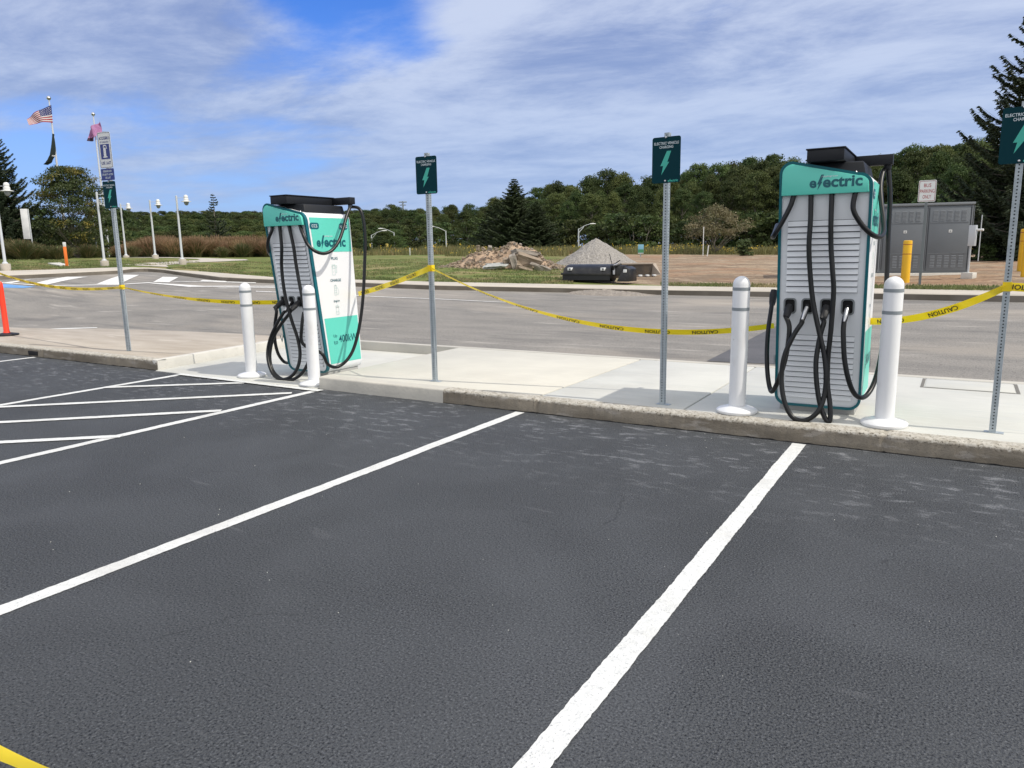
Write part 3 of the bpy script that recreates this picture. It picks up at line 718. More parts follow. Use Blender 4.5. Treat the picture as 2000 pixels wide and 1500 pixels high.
quad_mark([(500, 570), (800, 583), (1000, 592), (1000, 591.3), (800, 582.2), (500, 568.8)], dz=.01)
quad_mark([(-60, 562), (45, 563), (70, 560.5), (0, 554), (-60, 551)], M_BLUEPAINT, .008)
quad_mark([(0, 650.2), (110, 644), (190, 641.5), (190, 640.3), (100, 642.6), (0, 648)], M_PAINT)  # sunlit edge of the island put in as white colour, not a real marking
quad_mark([(1380, 706), (1520, 712), (1700, 716), (1700, 640), (1520, 636), (1490, 650)], M_PATCHROAD, .006)
# utility cover set in the pad, and slab joint grooves
cov_o = empty('utility_cover', (.14, 8.88, KZ + .002), 'flat rectangular concrete utility cover set in the pavement behind the right sign post', 'cover')
mb = MB(); mb.box(-.39, .39, -.27, .25, -.01, .006); mb.build('lid', M_CONC_WHITE, cov_o, bevel=.003)
mb = MB(); mb.ring([(-.43, -.30), (.43, -.30), (.43, .28), (-.43, .28)], [(-.40, -.28), (.40, -.28), (.40, .26), (-.40, .26)], 0, 0)
mb.v = [(x, z, .003 if i < 8 else -.004) for i, (x, y, z) in enumerate(mb.v)]; mb.build('frame', M_JOINT, cov_o, smooth=0)

# ------------------------------------------------------------------ EV charger units
W2, HL, HR, TP = .355, 2.15, 2.03, .25
def fy(z): return TP * (1 - z / 2.1)                 # front leans forward at the top
def by(z): return .76 + .10 * (1 - z / 2.1)
def make_charger(loc, s, rz, label, paths):
    c = empty('charging_station', loc, label, 'EV charger', 'pair of electric vehicle chargers on the pavement', rz, s)
    out = rrect(-W2, W2, .05, HR, .10, 7, zl=HL)
    mb = MB(); mb.prism(out, 0, 0, lambda x, z, w: fy(z) + .02 if w == 0 else by(z))
    mb.build('cabinet_body', M_WHITE, c, smooth=30, bevel=.008)
    mb = MB(); mb.box(-W2 + .04, W2 - .05, fy(0) + .03, by(0) - .04, 0, .06); mb.build('plinth', M_GREY_P, c, bevel=.004)
    # teal outline trim
    inn = rrect(-W2 + .022, W2 - .022, .072, HR - .022, .08, 7, zl=HL - .022)
    mb = MB(); mb.ring(out, inn, 0, 0, lambda x, z, w: fy(z) - .012 if w == 0 else fy(z) + .03); mb.build('edge_trim', M_TEAL_DARK, c, smooth=30)
    # white front face inside the trim, with a recess for the louvres
    inn2 = rrect(-W2 + .0225, W2 - .0225, .0725, HR - .0225, .08, 7, zl=HL - .0225)
    mb = MB(); mb.prism(inn2, 0, 0, lambda x, z, w: fy(z) + .004 if w == 0 else fy(z) + .03); front = mb.build('front_panel', M_WHITE_G, c, smooth=30)
    # louvre blades: tilted slats in two groups
    def slats(z0, z1, n, x0, x1):
        mb = MB(); dz = (z1 - z0) / n; mb.m = 1
        mb.add([(x0, fy(z0) + .003, z0), (x1, fy(z0) + .003, z0), (x1, fy(z1) + .003, z1), (x0, fy(z1) + .003, z1)], [(0, 1, 2, 3)]); mb.m = 0  # dark sheet behind the blades colours in the shade of the gaps
        for i in range(n):
            a = z0 + i * dz + .004; b = a + dz * .82
            p = [(-.016, a), (-.001, b), (.005, b), (-.004, a)]     # blade section: lower lip proud
            vs = [(x, fy(z) + q, z) for x in (x0, x1) for q, z in p]
            mb.add(vs, [(0, 4, 5, 1), (1, 5, 6, 2), (3, 7, 4, 0), (0, 1, 2, 3), (7, 6, 5, 4)])
        return mb
    slats(1.07, 1.67, 12, -W2 + .075, W2 - .075).build('louvre_grille', [M_WHITE_G, M_GAP_SHADE], c, smooth=0)
    slats(.13, .70, 12, -W2 + .085, W2 - .075).build('louvre_grille', [M_WHITE_G, M_GAP_SHADE], c, smooth=0)
    # teal header
    hd = [p for p in rrect(-W2 + .024, W2 - .024, 1.87, HR - .024, .078, 7, zl=HL - .024)]
    hd = [(x, z) for x, z in hd if z > 1.96] ; 
    hd = [(W2 - .024, 1.875)] + hd + [(-W2 + .024, 1.875)]
    mb = MB(); mb.prism(hd, 0, 0, lambda x, z, w: -.022 if w == 0 else fy(z) + .02); h = mb.build('header_panel', M_TEAL_HEAD, c, smooth=30, bevel=.004)
    mb = MB(); logo(mb, lambda u, v: (u, -.0245, v), .085, 1.965, .40, .10); mb.build('lettering', M_TEAL_TEXT, h, smooth=0)
    mb = MB(); put_text(mb, 'Applegreen', lambda u, v: (u, -.0245, v), .035, 2.012, width=.125, height=.017); mb.build('lettering', M_SIGN_TXT, h, smooth=0)
    # side wraps (both sides), graphics on the skin of each side panel
    for sd in (1, -1):
        X = sd * (W2 + .002)
        def side(z0, z1, m, name, inset=.055, X=X, sd=sd):
            mb = MB(); q = [(X, fy(z0) + inset, z0), (X, by(z0) - .02, z0), (X, by(z1) - .02, z1), (X, fy(z1) + inset, z1)]
            mb.add(q, [(0, 1, 2, 3)] if sd > 0 else [(3, 2, 1, 0)]); return mb.build(name, m, c, smooth=0)
        up = side(1.555, 1.965, M_TEAL_HEAD, 'side_wrap'); lo = side(.16, .74, M_TEAL_HEAD, 'side_wrap')
        mid = None
        def fm(u, v, X=X, sd=sd):      # u along depth from the viewer's left
            return (X + sd * .0025, (u if sd > 0 else .9 - u), v)
        mb = MB(); mb.m = 0
        bds = []
        for cu in (.145, .635):
            mb = MB(); put_poly(mb, [(cu + x, 1.865 + z) for x, z in rrect(-.075, .075, -.038, .038, .028, 5)], fm)
            if sd < 0: mb.f = [tuple(reversed(f)) for f in mb.f]
            bds.append(mb.build('badge', M_TEAL_TEXT, up, smooth=0))
        fm2 = lambda u, v, fm=fm, sd=sd: (fm(u, v)[0] + sd * .0015, fm(u, v)[1], v)
        for q_, cu in (('CCS', .145), ('NACS', .635)):
            mb = MB(); put_text(mb, q_, fm2, cu, 1.865, height=.036); mb.build('lettering', M_SIGN_TXT, up, smooth=0)
        mb = MB(); logo(mb, fm, .415, 1.67, .50, .135); mb.build('lettering', M_TEAL_TEXT, up, smooth=0)
        mb = MB(); put_text(mb, 'Applegreen', fm, .36, 1.745, width=.16, height=.022); mb.build('lettering', M_SIGN_TXT, up, smooth=0)
        for t_, zz in (('PLUG', 1.475), ('CHARGE', 1.205), ('ENJOY', .94)):
            mb = MB(); put_text(mb, t_, fm, .45, zz, height=.034, bold=.01); mb.build('lettering', M_TEAL_TEXT, c, smooth=0)
        # thin outline pictograms: charger, battery car, cup
        mb = MB()
        def ln(x0, z0, x1, z1, w=.003, mb=mb, fm=fm):
            d = Vector((x1 - x0, z1 - z0)).normalized() * w / 2; n_ = Vector((-d.y, d.x))
            mb.add([fm(x0 + n_.x, z0 + n_.y), fm(x0 - n_.x, z0 - n_.y), fm(x1 - n_.x, z1 - n_.y), fm(x1 + n_.x, z1 + n_.y)], [(0, 1, 2, 3)])
        def rc(x0, x1, z0, z1):
            ln(x0, z0, x1, z0); ln(x1, z0, x1, z1); ln(x1, z1, x0, z1); ln(x0, z1, x0, z0)
        rc(.40, .455, 1.27, 1.395); rc(.408, .447, 1.35, 1.385); ln(.455, 1.30, .475, 1.30); ln(.475, 1.30, .475, 1.36); rc(.468, .484, 1.36, 1.385); ln(.42, 1.30, .435, 1.325)
        rc(.42, .455, 1.02, 1.135); rc(.428, .447, 1.135, 1.145); ln(.42, 1.05, .455, 1.05); ln(.42, 1.08, .455, 1.08); ln(.42, 1.108, .455, 1.108); ln(.46, 1.03, .49, 1.03); ln(.46, 1.11, .475, 1.11); ln(.475, 1.11, .492, 1.07); ln(.492, 1.07, .492, 1.03)
        rc(.43, .475, .775, .865); rc(.425, .48, .865, .88); ln(.43, .81, .475, .81); ln(.435, .895, .47, .895)
        mb.build('pictogram', mat('pale_teal_line', (.30, .52, .48), .5), c, smooth=0)
        mb = MB(); put_text(mb, 'Up', fm, .385, .505, height=.050, bold=0); put_text(mb, 'to', fm, .39, .425, height=.045, bold=0); put_text(mb, '400kW', fm, .61, .465, width=.33, height=.095, bold=.008)
        mb.build('lettering', M_TEAL_TEXT, lo, smooth=0)
    # plug bays
    for i, x in enumerate((-.245, -.10, .05, .215)):
        zc = .945; y0 = fy(zc)
        o1 = rrect(x - .052, x + .052, zc - .062, zc + .075, .03, 5); i1 = rrect(x - .040, x + .040, zc - .050, zc + .063, .022, 5)
        mb = MB(); mb.ring(o1, i1, 0, 0, lambda a, z, w: fy(z) - .010 if w == 0 else fy(z) + .02); bay = mb.build('plug_bay', M_PORT, c, smooth=30)
        mb = MB(); mb.prism(i1, 0, 0, lambda a, z, w: fy(z) + .002 if w == 0 else fy(z) + .02); mb.build('socket', M_HOLE, bay, smooth=0)
    # roof: black base, long cable-management box, and swing arm
    mb = MB()
    mb.add([(-.31, .06, 2.06), (.31, .06, 1.95), (.31, .76, 1.95), (-.31, .76, 2.06), (-.29, .08, 2.135), (.27, .08, 2.125), (.27, .74, 2.125), (-.29, .74, 2.135)],
           [(0, 3, 2, 1), (4, 5, 6, 7), (0, 1, 5, 4), (1, 2, 6, 5), (2, 3, 7, 6), (3, 0, 4, 7)])
    mb.build('roof_base', M_BLACK, c, bevel=.012)
    mb = MB(); mb.box(-.14, .14, -.06, .72, 2.13, 2.222); mb.box(-.15, .15, -.068, .728, 2.222, 2.234); bx = mb.build('cable_box', M_BLACK, c, bevel=.005)
    mb = MB(); mb.box(.10, .44, .69, .79, 2.14, 2.226); mb.tube([(.40, .74, 2.15), (.40, .74, 2.10)], .03, 10); mb.build('swing_arm', M_BLACK, c, bevel=.006)
    for x in (-.22, .22):
        mb = MB(); mb.lathe([(.012, 0), (.012, .01), (.005, .018)], 10, c=(x, .07, (2.13 if x < 0 else 2.03) + .0)); mb.build('lifting_bolt', M_SILVER, c)
    # holstered connectors
    for kind, hp, tp in paths['plugs']:
        hp, tp = Vector(hp), Vector(tp); d = (tp - hp)
        mb = MB()
        if kind == 'ccs':
            mb.tube([hp, hp + d * .35, hp + d * .8, tp], [.026, .034, .030, .024], 10); mb.tube([hp + d * .3 + Vector((.018, -.012, 0)), tp + Vector((.012, -.012, 0))], .014, 8)
            mb.tube([hp + d * .3 + Vector((-.012, -.02, .0)), tp + Vector((-.012, -.015, .01))], .012, 8)
            cn = mb.build('connector', M_BLACK_MATTE, c)
        else:
            mb.tube([hp + Vector((0, .02, .01)), hp + d * .2, hp + d * .7, tp], [.018, .022, .022, .020], 12)
            cn = mb.build('connector', M_BLACK_MATTE, c)
            mb = MB(); n_ = Vector((0, -.012, 0)); mb.tube([hp + d * .05 + n_, hp + d * .5 + n_ * 1.3, hp + d * .95 + n_], [.016, .018, .012], 10); mb.build('grip', M_SILVER, cn)
    for pts, rr in paths['cables']:
        mb = MB(); mb.tube(pts, rr, 12, smooth=8); mb.build('charging_cable', M_RUBBER, c, smooth=60)
    return c
def loc_of(p, base, s): return (Vector(p) - Vector(base)) / s
U1, S1 = (-7.40, 6.67, .012), 1.045
U2, S2 = (-1.02, 6.62, .15), 1.0
def path(base, s, items):
    """items: (px,py,y_local) on a plane of constant local depth, or ('x',px,py,x_local), or ('p',x,y,z)"""
    out = []
    for it in items:
        if it[0] == 'p': out.append(Vector(it[1:]))
        elif it[0] == 'x': out.append(loc_of(on_x(it[1], it[2], base[0] + it[3] * s), base, s))
        else: out.append(loc_of(on_y(it[0], it[1], base[1] + it[2] * s), base, s))
    return out
CR = .0205
hz_ = 1.90
P2 = {'plugs': [('ccs', (-.245, .125, .955), (-.255, .035, .86)), ('nacs', (-.10, .12, .95), (-.125, .03, .83)), ('ccs', (.05, .125, .955), (.04, .035, .85)), ('nacs', (.215, .12, .945), (.205, .03, .83))],
 'cables': [
  (path(U2, S2, [('p', -.235, .02, 1.90), (1545, 400, .0), (1530, 430, -.02), (1515, 455, -.02), (1510, 463, .04), (1514, 455, .16), (1520, 440, .40)]), CR),
  (path(U2, S2, [('p', -.105, .02, 1.90), (1583, 430, -.01), (1580, 480, -.02), (1582, 530, -.02), (1588, 590, -.03), (1600, 650, -.05), (1609, 690, -.06), (1613, 735, -.08), (1609, 775, -.10), (1596, 805, -.14), (1572, 821, -.16), (1548, 815, -.16), (1532, 785, -.14), (1526, 740, -.10), (1532, 695, -.08), (1550, 655, -.05), (1565, 632, -.02), ('p', -.125, .03, .83)]), CR),
  (path(U2, S2, [('p', .055, .02, 1.90), (1623, 430, -.01), (1623, 480, -.01), (1626, 530, -.02), (1628, 570, -.02), (1623, 640, -.03), (1617, 700, -.04), (1616, 750, -.06), (1621, 795, -.10), (1620, 822, -.12), (1611, 817, -.12), (1600, 785, -.11), (1594, 740, -.09), (1594, 700, -.07), (1602, 655, -.04), (1609, 630, -.01), ('p', .04, .035, .85)]), CR),
  (path(U2, S2, [('p', .235, .02, 1.90), (1666, 405, -.01), (1678, 432, .0), (1698, 454, .03), (1716, 463, .10), (1726, 455, .20), (1727, 430, .34), (1723, 395, .48), (1722, 362, .60), (1727, 337, .70), ('p', .385, .74, 2.11)]), CR),
  (path(U2, S2, [('p', .405, .75, 2.11), (1739, 345, .74), (1741, 390, .72), (1738, 450, .68), (1735, 520, .62), (1732, 590, .54), (1728, 650, .44), (1720, 705, .34), (1709, 745, .24), (1696, 769, .14), (1682, 777, .05), (1668, 768, .0), (1657, 742, -.03), (1649, 700, -.03), (1647, 650, -.01), ('p', .205, .03, .83)]), CR),
  (path(U2, S2, [('p', -.255, .035, .86), (1542, 640, .0), (1538, 680, -.02), (1530, 715, -.03), (1518, 748, -.02), (1509, 764, .02), (1504, 757, .08), (1500, 730, .16), (1499, 690, .26), (1502, 645, .36), (1508, 605, .48), (1511, 585, .56)]), CR),
 ]}
P2['plugs'].append(('ccs', tuple(path(U2, S2, [(1514, 566, .58)])[0]), tuple(path(U2, S2, [(1510, 596, .54)])[0])))
P1 = {'plugs': [('ccs', (-.245, .115, .955), (-.26, .0, .87)), ('nacs', (-.10, .12, .95), (-.12, .03, .83)), ('ccs', (.05, .115, .955), (.03, .0, .86)), ('nacs', (.215, .12, .945), (.205, .03, .83))],
 'cables': [
  (path(U1, S1, [('p', -.235, .02, 1.90), (531, 450, .0), (525, 465, -.02), (523, 480, .0), (525, 492, .06), (529, 498, .16)]), CR),
  (path(U1, S1, [('p', -.105, .02, 1.90), (550, 480, -.01), (550, 520, -.01), (554, 560, -.02), (561, 595, -.03), (571, 630, -.03), (581, 660, -.04), (586, 690, -.06), (582, 716, -.10), (570, 734, -.14), (552, 741, -.16), (535, 733, -.16), (525, 710, -.14), (523, 685, -.10), (529, 658, -.08), (541, 632, -.06), (553, 612, -.02), ('p', -.12, .03, .83)]), CR),
  (path(U1, S1, [('p', .055, .02, 1.90), (573, 480, -.01), (578, 515, -.01), (585, 555, -.02), (592, 590, -.03), (599, 625, -.04), (606, 655, -.04), (608, 682, -.06), (602, 708, -.09), (588, 731, -.13), (568, 742, -.15), (548, 739, -.15), (532, 722, -.13), (527, 695, -.10), (533, 662, -.07), (548, 635, -.04), (563, 615, -.02), ('p', .03, .0, .86)]), CR),
  (path(U1, S1, [('p', .235, .02, 1.90), (592, 458, -.02), (601, 477, -.01), (615, 490, .03), (632, 495, .10), (648, 489, .20), (661, 472, .33), (670, 448, .44), (677, 422, .55), (684, 404, .65), ('p', .385, .74, 2.11)]), CR),
  (path(U1, S1, [('p', .405, .75, 2.11), (702, 408, .76), (710, 432, .76), (713, 470, .74), (712, 520, .70), (710, 565, .66), (706, 610, .60), (699, 652, .53), (689, 685, .45), (675, 706, .34), (657, 717, .22), (640, 711, .10), (628, 690, .02), ('p', .22, -.03, .45), ('p', .205, -.02, .65), ('p', .205, .03, .83)]), CR),
  (path(U1, S1, [('p', -.26, .0, .87), (540, 610, -.02), (537, 635, -.02), (537, 665, .02), (543, 690, .08), (553, 705, .18), (561, 709, .30)]), CR),
 ]}
make_charger(U2, S2, math.radians(.9), 'white and teal electric vehicle charger on the raised kerb beside the grey cabinet', P2)
make_charger(U1, S1, 0, 'white and teal electric vehicle charger on the lowered pavement showing its wide sunlit side', P1)

# ------------------------------------------------------------------ white bollards
def make_bollard(loc, label):
    b = empty('bollard', loc, label, 'bollard', 'white bollards guarding the chargers')
    r = .073; H = 1.21
    MB().lathe([(r, .03)] + [(r, z) for z in (.3, .7, H - r)] + [(r * math.cos(a), H - r + r * math.sin(a)) for a in [math.radians(q) for q in (15, 30, 45, 60, 75, 87)]], 32).build('post', M_BOLLARD, b)
    MB().lathe([(.170, 0), (.178, .01), (.178, .025), (.165, .038), (.10, .058), (.076, .064), (.05, .064)], 36).build('base', M_BOLLARD, b)
    for z in (1.10, .925): MB().lathe([(r + .0004, z - .014), (r + .002, z - .013), (r + .002, z + .013), (r + .0004, z + .014)], 32).build('reflective_band', M_BAND, b)
    return b
b0 = make_bollard((-1.645, 6.575, KZ + .003), 'white bollard on the kerb just left of the right charger')
def bol(loc, label):
    c = copy_tree(b0); c.location = loc; c['label'] = label; return c
bol((-.462, 6.62, KZ + .003), 'white bollard on the kerb just right of the right charger')
x = bol((-8.05, 6.52, .012), 'white bollard standing alone left of the left charger'); x.scale = (1.03,) * 3
x = bol((-6.80, 6.44, .012), 'white bollard overlapping the left charger, its base behind the kerb end'); x.scale = (1.02,) * 3

# ------------------------------------------------------------------ perforated posts and signs
def perforated_post(name, H, parent, w=.046):
    mb = MB(); mb.box(-w / 2, w / 2, -w / 2, w / 2, 0, H)
    mb.m = 1; n = int(H / .0254 / 1.0)
    for i in range(1, n):
        z = i * .0254 * 1.0 + .01
        if z > H - .01: break
        for (dx, dy) in ((0, -1), (1, 0), (-1, 0), (0, 1)):
            c = Vector((dx * (w / 2 + .0006), dy * (w / 2 + .0006), z)); u = Vector((-dy, dx, 0)); vs = [c + (u * math.cos(a) + Vector((0, 0, 1)) * math.sin(a)) * .0058 for a in [2 * math.pi * k / 8 for k in range(8)]]
            mb.add(vs, [tuple(range(8))])
    return mb.build(name, [M_GALV, M_HOLE], parent, smooth=0)
def plate(name, w, h, x, y, z, material, parent, r=.02, t=.003, rim=None):
    mb = MB(); mb.prism(rrect(x - w / 2, x + w / 2, z - h / 2, z + h / 2, r, 5), y - t, y)
    return mb.build(name, material, parent, smooth=0)
def ev_panel(parent, z, y, w=.305, h=.457, z_off=0):
    p = plate('sign_panel', w, h, 0, y, z, M_SIGN_TEAL, parent, r=.02)
    f = lambda u, v: (u, y - .0045, z + v)
    k = w / .305
    mb = MB(); put_text(mb, 'ELECTRIC VEHICLE', f, 0, .165 * k, width=.265 * k, height=.026 * k, bold=.012); put_text(mb, 'CHARGING', f, 0, .128 * k, width=.148 * k, height=.026 * k, bold=.012)
    mb.build('lettering', M_SIGN_TXT, p, smooth=0)
    mb = MB(); put_bolt(mb, f, -.01, -.03 * k, .19 * k, .235 * k); mb.build('bolt_symbol', M_SIGN_GREEN, p, smooth=0)
    mb = MB(); logo(mb, f, .077 * k, -.208 * k, .11 * k, .027 * k); mb.build('lettering', M_SIGN_GREEN, p, smooth=0)
    for zz in (.222, -.208):
        mb = MB(); mb.lathe([(.009, 0), (.008, .006), (.003, .008)], 10, M=Matrix.Rotation(math.radians(90), 3, 'X'), c=(-.005, y - .003, z + zz * k)); mb.build('bolt', M_SILVER, p)
    return p
def ev_sign(base, H, rz, label, group='green electric vehicle charging signs'):
    s = empty('charging_sign', base, label, 'sign', group, rz)
    perforated_post('post', H, s)
    MB().box(-.055, .075, -.035, .035, 0, .004).build('base_plate', M_GALV, s, smooth=0)
    ev_panel(s, H - .235, -.026, .266, .398); return s
ev_sign((-2.349, 6.60, KZ + .003), 2.47, math.radians(-2), 'green electric vehicle charging sign on a perforated post left of the right charger')
ev_sign((-5.091, 6.663, KZ + .003), 2.52, math.radians(6), 'green electric vehicle charging sign on a perforated post just right of the left charger')
ev_sign((.291, 6.73, KZ + .003), 2.46, math.radians(-4), 'green electric vehicle charging sign cut off by the right edge, in front of the spruce')
s = empty('accessible_charging_sign', (-11.244, 6.78, KZ), 'perforated post carrying a white USE LAST sign, a blue plate and a green plate', 'sign', None, math.radians(10))
H1 = 3.33; perforated_post('post', H1, s, .05)
K_ = .87; pz = H1 - .27; pw = plate('sign_panel', .30 * K_, .60 * K_, 0, -.028, pz, M_SIGN_WHITE, s, r=.022); pw['label'] = 'white tall panel with pictogram and USE LAST'
f = lambda u, v: (u * K_, -.0325, pz + v * K_)
mb = MB(); mb.ring(rrect(-.141, .141, -.291, .291, .02, 4), rrect(-.135, .135, -.285, .285, .017, 4), 0, 0); mb.v = [(x * K_, -.0322, z * K_ + pz) for x, y, z in mb.v]
o_ = mb.build('border', M_SIGN_BLUE, pw, smooth=0)
mb = MB(); put_text(mb, 'ACCESSIBLE', f, 0, .200, width=.235, height=.050, bold=.02); put_text(mb, 'EV CHARGING', f, 0, .135, width=.20, height=.028); put_text(mb, 'USE LAST', f, 0, -.215, width=.225, height=.052, bold=.02)
mb.build('lettering', M_SIGN_BLUE, pw, smooth=0)
mb = MB(); put_poly(mb, [(-.105, -.15), (.105, -.15), (.105, .10), (-.105, .10)], f); pp = mb.build('pictogram', M_SIGN_BLUE, pw, smooth=0)
f2 = lambda u, v: (u * K_, -.0345, pz + v * K_)
mb = MB(); put_poly(mb, [(-.05, -.125), (.045, -.125), (.045, -.105), (-.05, -.105)], f2); put_poly(mb, [(-.035, -.104), (.022, -.104), (.022, .04), (-.035, .04)], f2)
mb.add([f2(-.035, .041), f2(-.035, .075), f2(-.01, .088), f2(.04, .08), f2(.052, .02), f2(.038, .02), f2(.03, .065), f2(-.008, .07), f2(-.02, .062), f2(-.02, .041)], [(0, 1, 8, 9), (1, 2, 7, 8), (2, 3, 6, 7), (3, 4, 5, 6)])
mb.build('symbol', M_SIGN_WHITE, pp, smooth=0)
pz2 = H1 - .625; pb = plate('sign_panel', .305 * K_, .17, 0, -.028, pz2, M_SIGN_BLUE, s, r=.012); pb['label'] = 'small navy blue plate with three lines of text'
f = lambda u, v: (u * K_, -.0325, pz2 + v * K_); mb = MB()
for t_, v, w in (('DESIGNED FOR', .055, .20), ('DISABILITY ACCESS', 0, .25), ('USE LAST', -.055, .13)): put_text(mb, t_, f, 0, v, width=w, height=.032, bold=.015)
mb.build('lettering', M_SIGN_TXT, pb, smooth=0)
pg = ev_panel(s, H1 - .925, -.028, .26, .40); pg['label'] = 'green charging plate with a lightning bolt'

# ------------------------------------------------------------------ caution tape
def tape(points, label, sag=0.0, w=.062, twist=(0, 0), n=60, text=True, name='caution_tape', first=.25, gap=.47):
    a, b = [Vector(p) for p in points[:2]]; P_ = []
    for i in range(n + 1):
        t = i / n; p = a.lerp(b, t); p.z -= sag * 4 * t * (1 - t); P_.append(p)
    S = [0.0]
    for i in range(n): S.append(S[-1] + (P_[i + 1] - P_[i]).length)
    tot = S[-1]
    def frame(s_):
        s_ = min(max(s_, 0), tot); i = 0
        while i < n - 1 and S[i + 1] < s_: i += 1
        t = (s_ - S[i]) / (S[i + 1] - S[i]); p = P_[i].lerp(P_[i + 1], t); d = (P_[min(i + 2, n)] - P_[max(i - 1, 0)]).normalized()
        q = s_ / tot; ang = math.radians(twist[0] + (twist[1] - twist[0]) * q + 9 * math.sin(q * 7))
        upv_ = Vector((0, 0, 1)); upv_ = (upv_ - d * upv_.dot(d)).normalized(); nrm = d.cross(upv_)
        return p, upv_ * math.cos(ang) + nrm * math.sin(ang), nrm * math.cos(ang) - upv_ * math.sin(ang)
    mb = MB(); vs = []
    for i in range(n + 1):
        p, u, nn = frame(S[i]); bow = .006 * math.sin(i * .7)
        vs += [p - u * w / 2, p + nn * bow, p + u * w / 2]
    mb.add(vs, [(3 * i + k, 3 * i + 3 + k, 3 * i + 4 + k, 3 * i + 1 + k) for i in range(n) for k in (0, 1)])
    o = mb.build(name, M_TAPE, None, smooth=60); tag(o, label, 'caution tape', 'yellow caution tape strung between the posts')
    if text:
        mt_ = MB(); s_ = first
        while s_ + .2 < tot:
            def fm(u, v, s0=s_):                      # upside down, as it hangs
                p, uu, nn = frame(s0 - u); q = p - uu * v
                side = 1 if (Vector((0, 0, EYE)) - q).dot(nn) > 0 else -1
                return q + nn * side * .008
            put_text(mt_, 'CAUTION', fm, 0, 0, width=.25, height=.038, bold=.02); s_ += gap
        if mt_.v: mt_.build('lettering', M_TAPE_TXT, o, smooth=0)
    return o
tp1 = on_y(240, 561, 6.74); tp2 = on_y(839, 524, 6.62); tp4 = on_y(1966, 560, 6.70)
tape((on_y(-50, 512, 7.6), on_y(238, 561, 6.74)), 'yellow caution tape dipping from the left edge to the accessible charging sign post', .21, twist=(10, 50))
tape((tp1, (-7.74, 7.2, on_y(529, 586, 7.2).z)), 'yellow caution tape sagging from the accessible charging sign post to the left charger', .10, twist=(55, 10))
tape((on_y(700, 574, 7.5), tp2), 'yellow caution tape rising from the left charger to the sign post beside it', .02, twist=(5, 0))
tape((tp2 + Vector((.03, 0, 0)), on_y(1512, 636, 7.35)), 'long yellow caution tape sagging between the middle sign post and the right charger', .30, twist=(60, 25), n=90)
tape((on_y(1690, 627, 7.3), tp4), 'yellow caution tape rising from the right charger to the right sign post', .08, twist=(0, 50))
tape((tp4 + Vector((.03, 0, 0)), (2.2, 7.0, tp4.z - .06)), 'short yellow caution tape running past the right edge from the right sign post', .02, first=.1)
for k, (p, lab) in enumerate(((tp1, 'yellow tape knot wrapped round the accessible charging sign post'), (tp2, 'yellow tape knot wrapped round the middle sign post'), (tp4, 'yellow tape knot wrapped round the right sign post'))):
    q = [(-11.244, 6.78), (-5.091, 6.663), (.291, 6.73)][k]; w = .029
    mb = MB(); mb.ring([(-w, -w), (w, -w), (w, w), (-w, w)], [(-w + .003, -w + .003), (w - .003, -w + .003), (w - .003, w - .003), (-w + .003, w - .003)], 0, 0)
    mb.v = [(q[0] + x, q[1] + z, p.z + (-.035 if i < 8 else .035)) for i, (x, y, z) in enumerate(mb.v)]
    tag(mb.build('tape_knot', M_TAPE, None, smooth=0), lab, 'tape wrap', 'yellow tape wraps on the sign posts')
# near tape cut off by the lower left corner
a, b = G(-260, 1355, .62), G(260, 1575, .62)
ta = tape((a, b), 'blank yellow caution tape crossing the lower left corner close to the camera', .01, w=.08, twist=(62, 62), text=False, n=20)

# ------------------------------------------------------------------ delineator, left edge
q = G(14, 655, KZ)
d_ = empty('delineator', q, 'red orange tube delineator on a black rubber base at the left edge', 'delineator')
MB().lathe([(.19, 0), (.205, .012), (.20, .03), (.10, .05), (.06, .055)], 28).build('base', M_BLACK_MATTE, d_)
MB().lathe([(.066, .045), (.05, .09), (.047, .9), (.045, 1.0), (.03, 1.03), (.02, 1.04)], 24).build('post', M_ORANGE, d_)

# ------------------------------------------------------------------ plants
def cards(P_, Nn, size, asp=.6, rnd=.35, rng=RNG):
    """small leaf faces: P_ centres (n,3), Nn preferred normals"""
    n = len(P_); r = rng.normal(size=(n, 3)); nn = Nn + r * .9; nn /= np.linalg.norm(nn, axis=1)[:, None] + 1e-9
    t = np.cross(nn, rng.normal(size=(n, 3))); t /= np.linalg.norm(t, axis=1)[:, None] + 1e-9; b = np.cross(nn, t)
    s = size * (1 + rnd * rng.normal(size=(n, 1)))
    v = np.stack([P_ - t * s, P_ + b * s * asp, P_ + t * s, P_ - b * s * asp], 1).reshape(-1, 3)
    return v
def mesh_quads(name, v, material, parent=None, mis=None, mats=None):
    n = len(v) // 4; me = bpy.data.meshes.new(name); me.vertices.add(n * 4); me.vertices.foreach_set('co', v.astype(np.float32).ravel())
    me.loops.add(n * 4); me.loops.foreach_set('vertex_index', np.arange(n * 4, dtype=np.int32)); me.polygons.add(n)
    me.polygons.foreach_set('loop_start', np.arange(0, n * 4, 4, dtype=np.int32)); me.polygons.foreach_set('loop_total', np.full(n, 4, dtype=np.int32))
    for m in (mats or [material]): me.materials.append(m)
    if mis is not None: me.polygons.foreach_set('material_index', mis.astype(np.int32))
    me.update(calc_edges=True); o = bpy.data.objects.new(name, me); COL.objects.link(o); reg(o, parent); return o
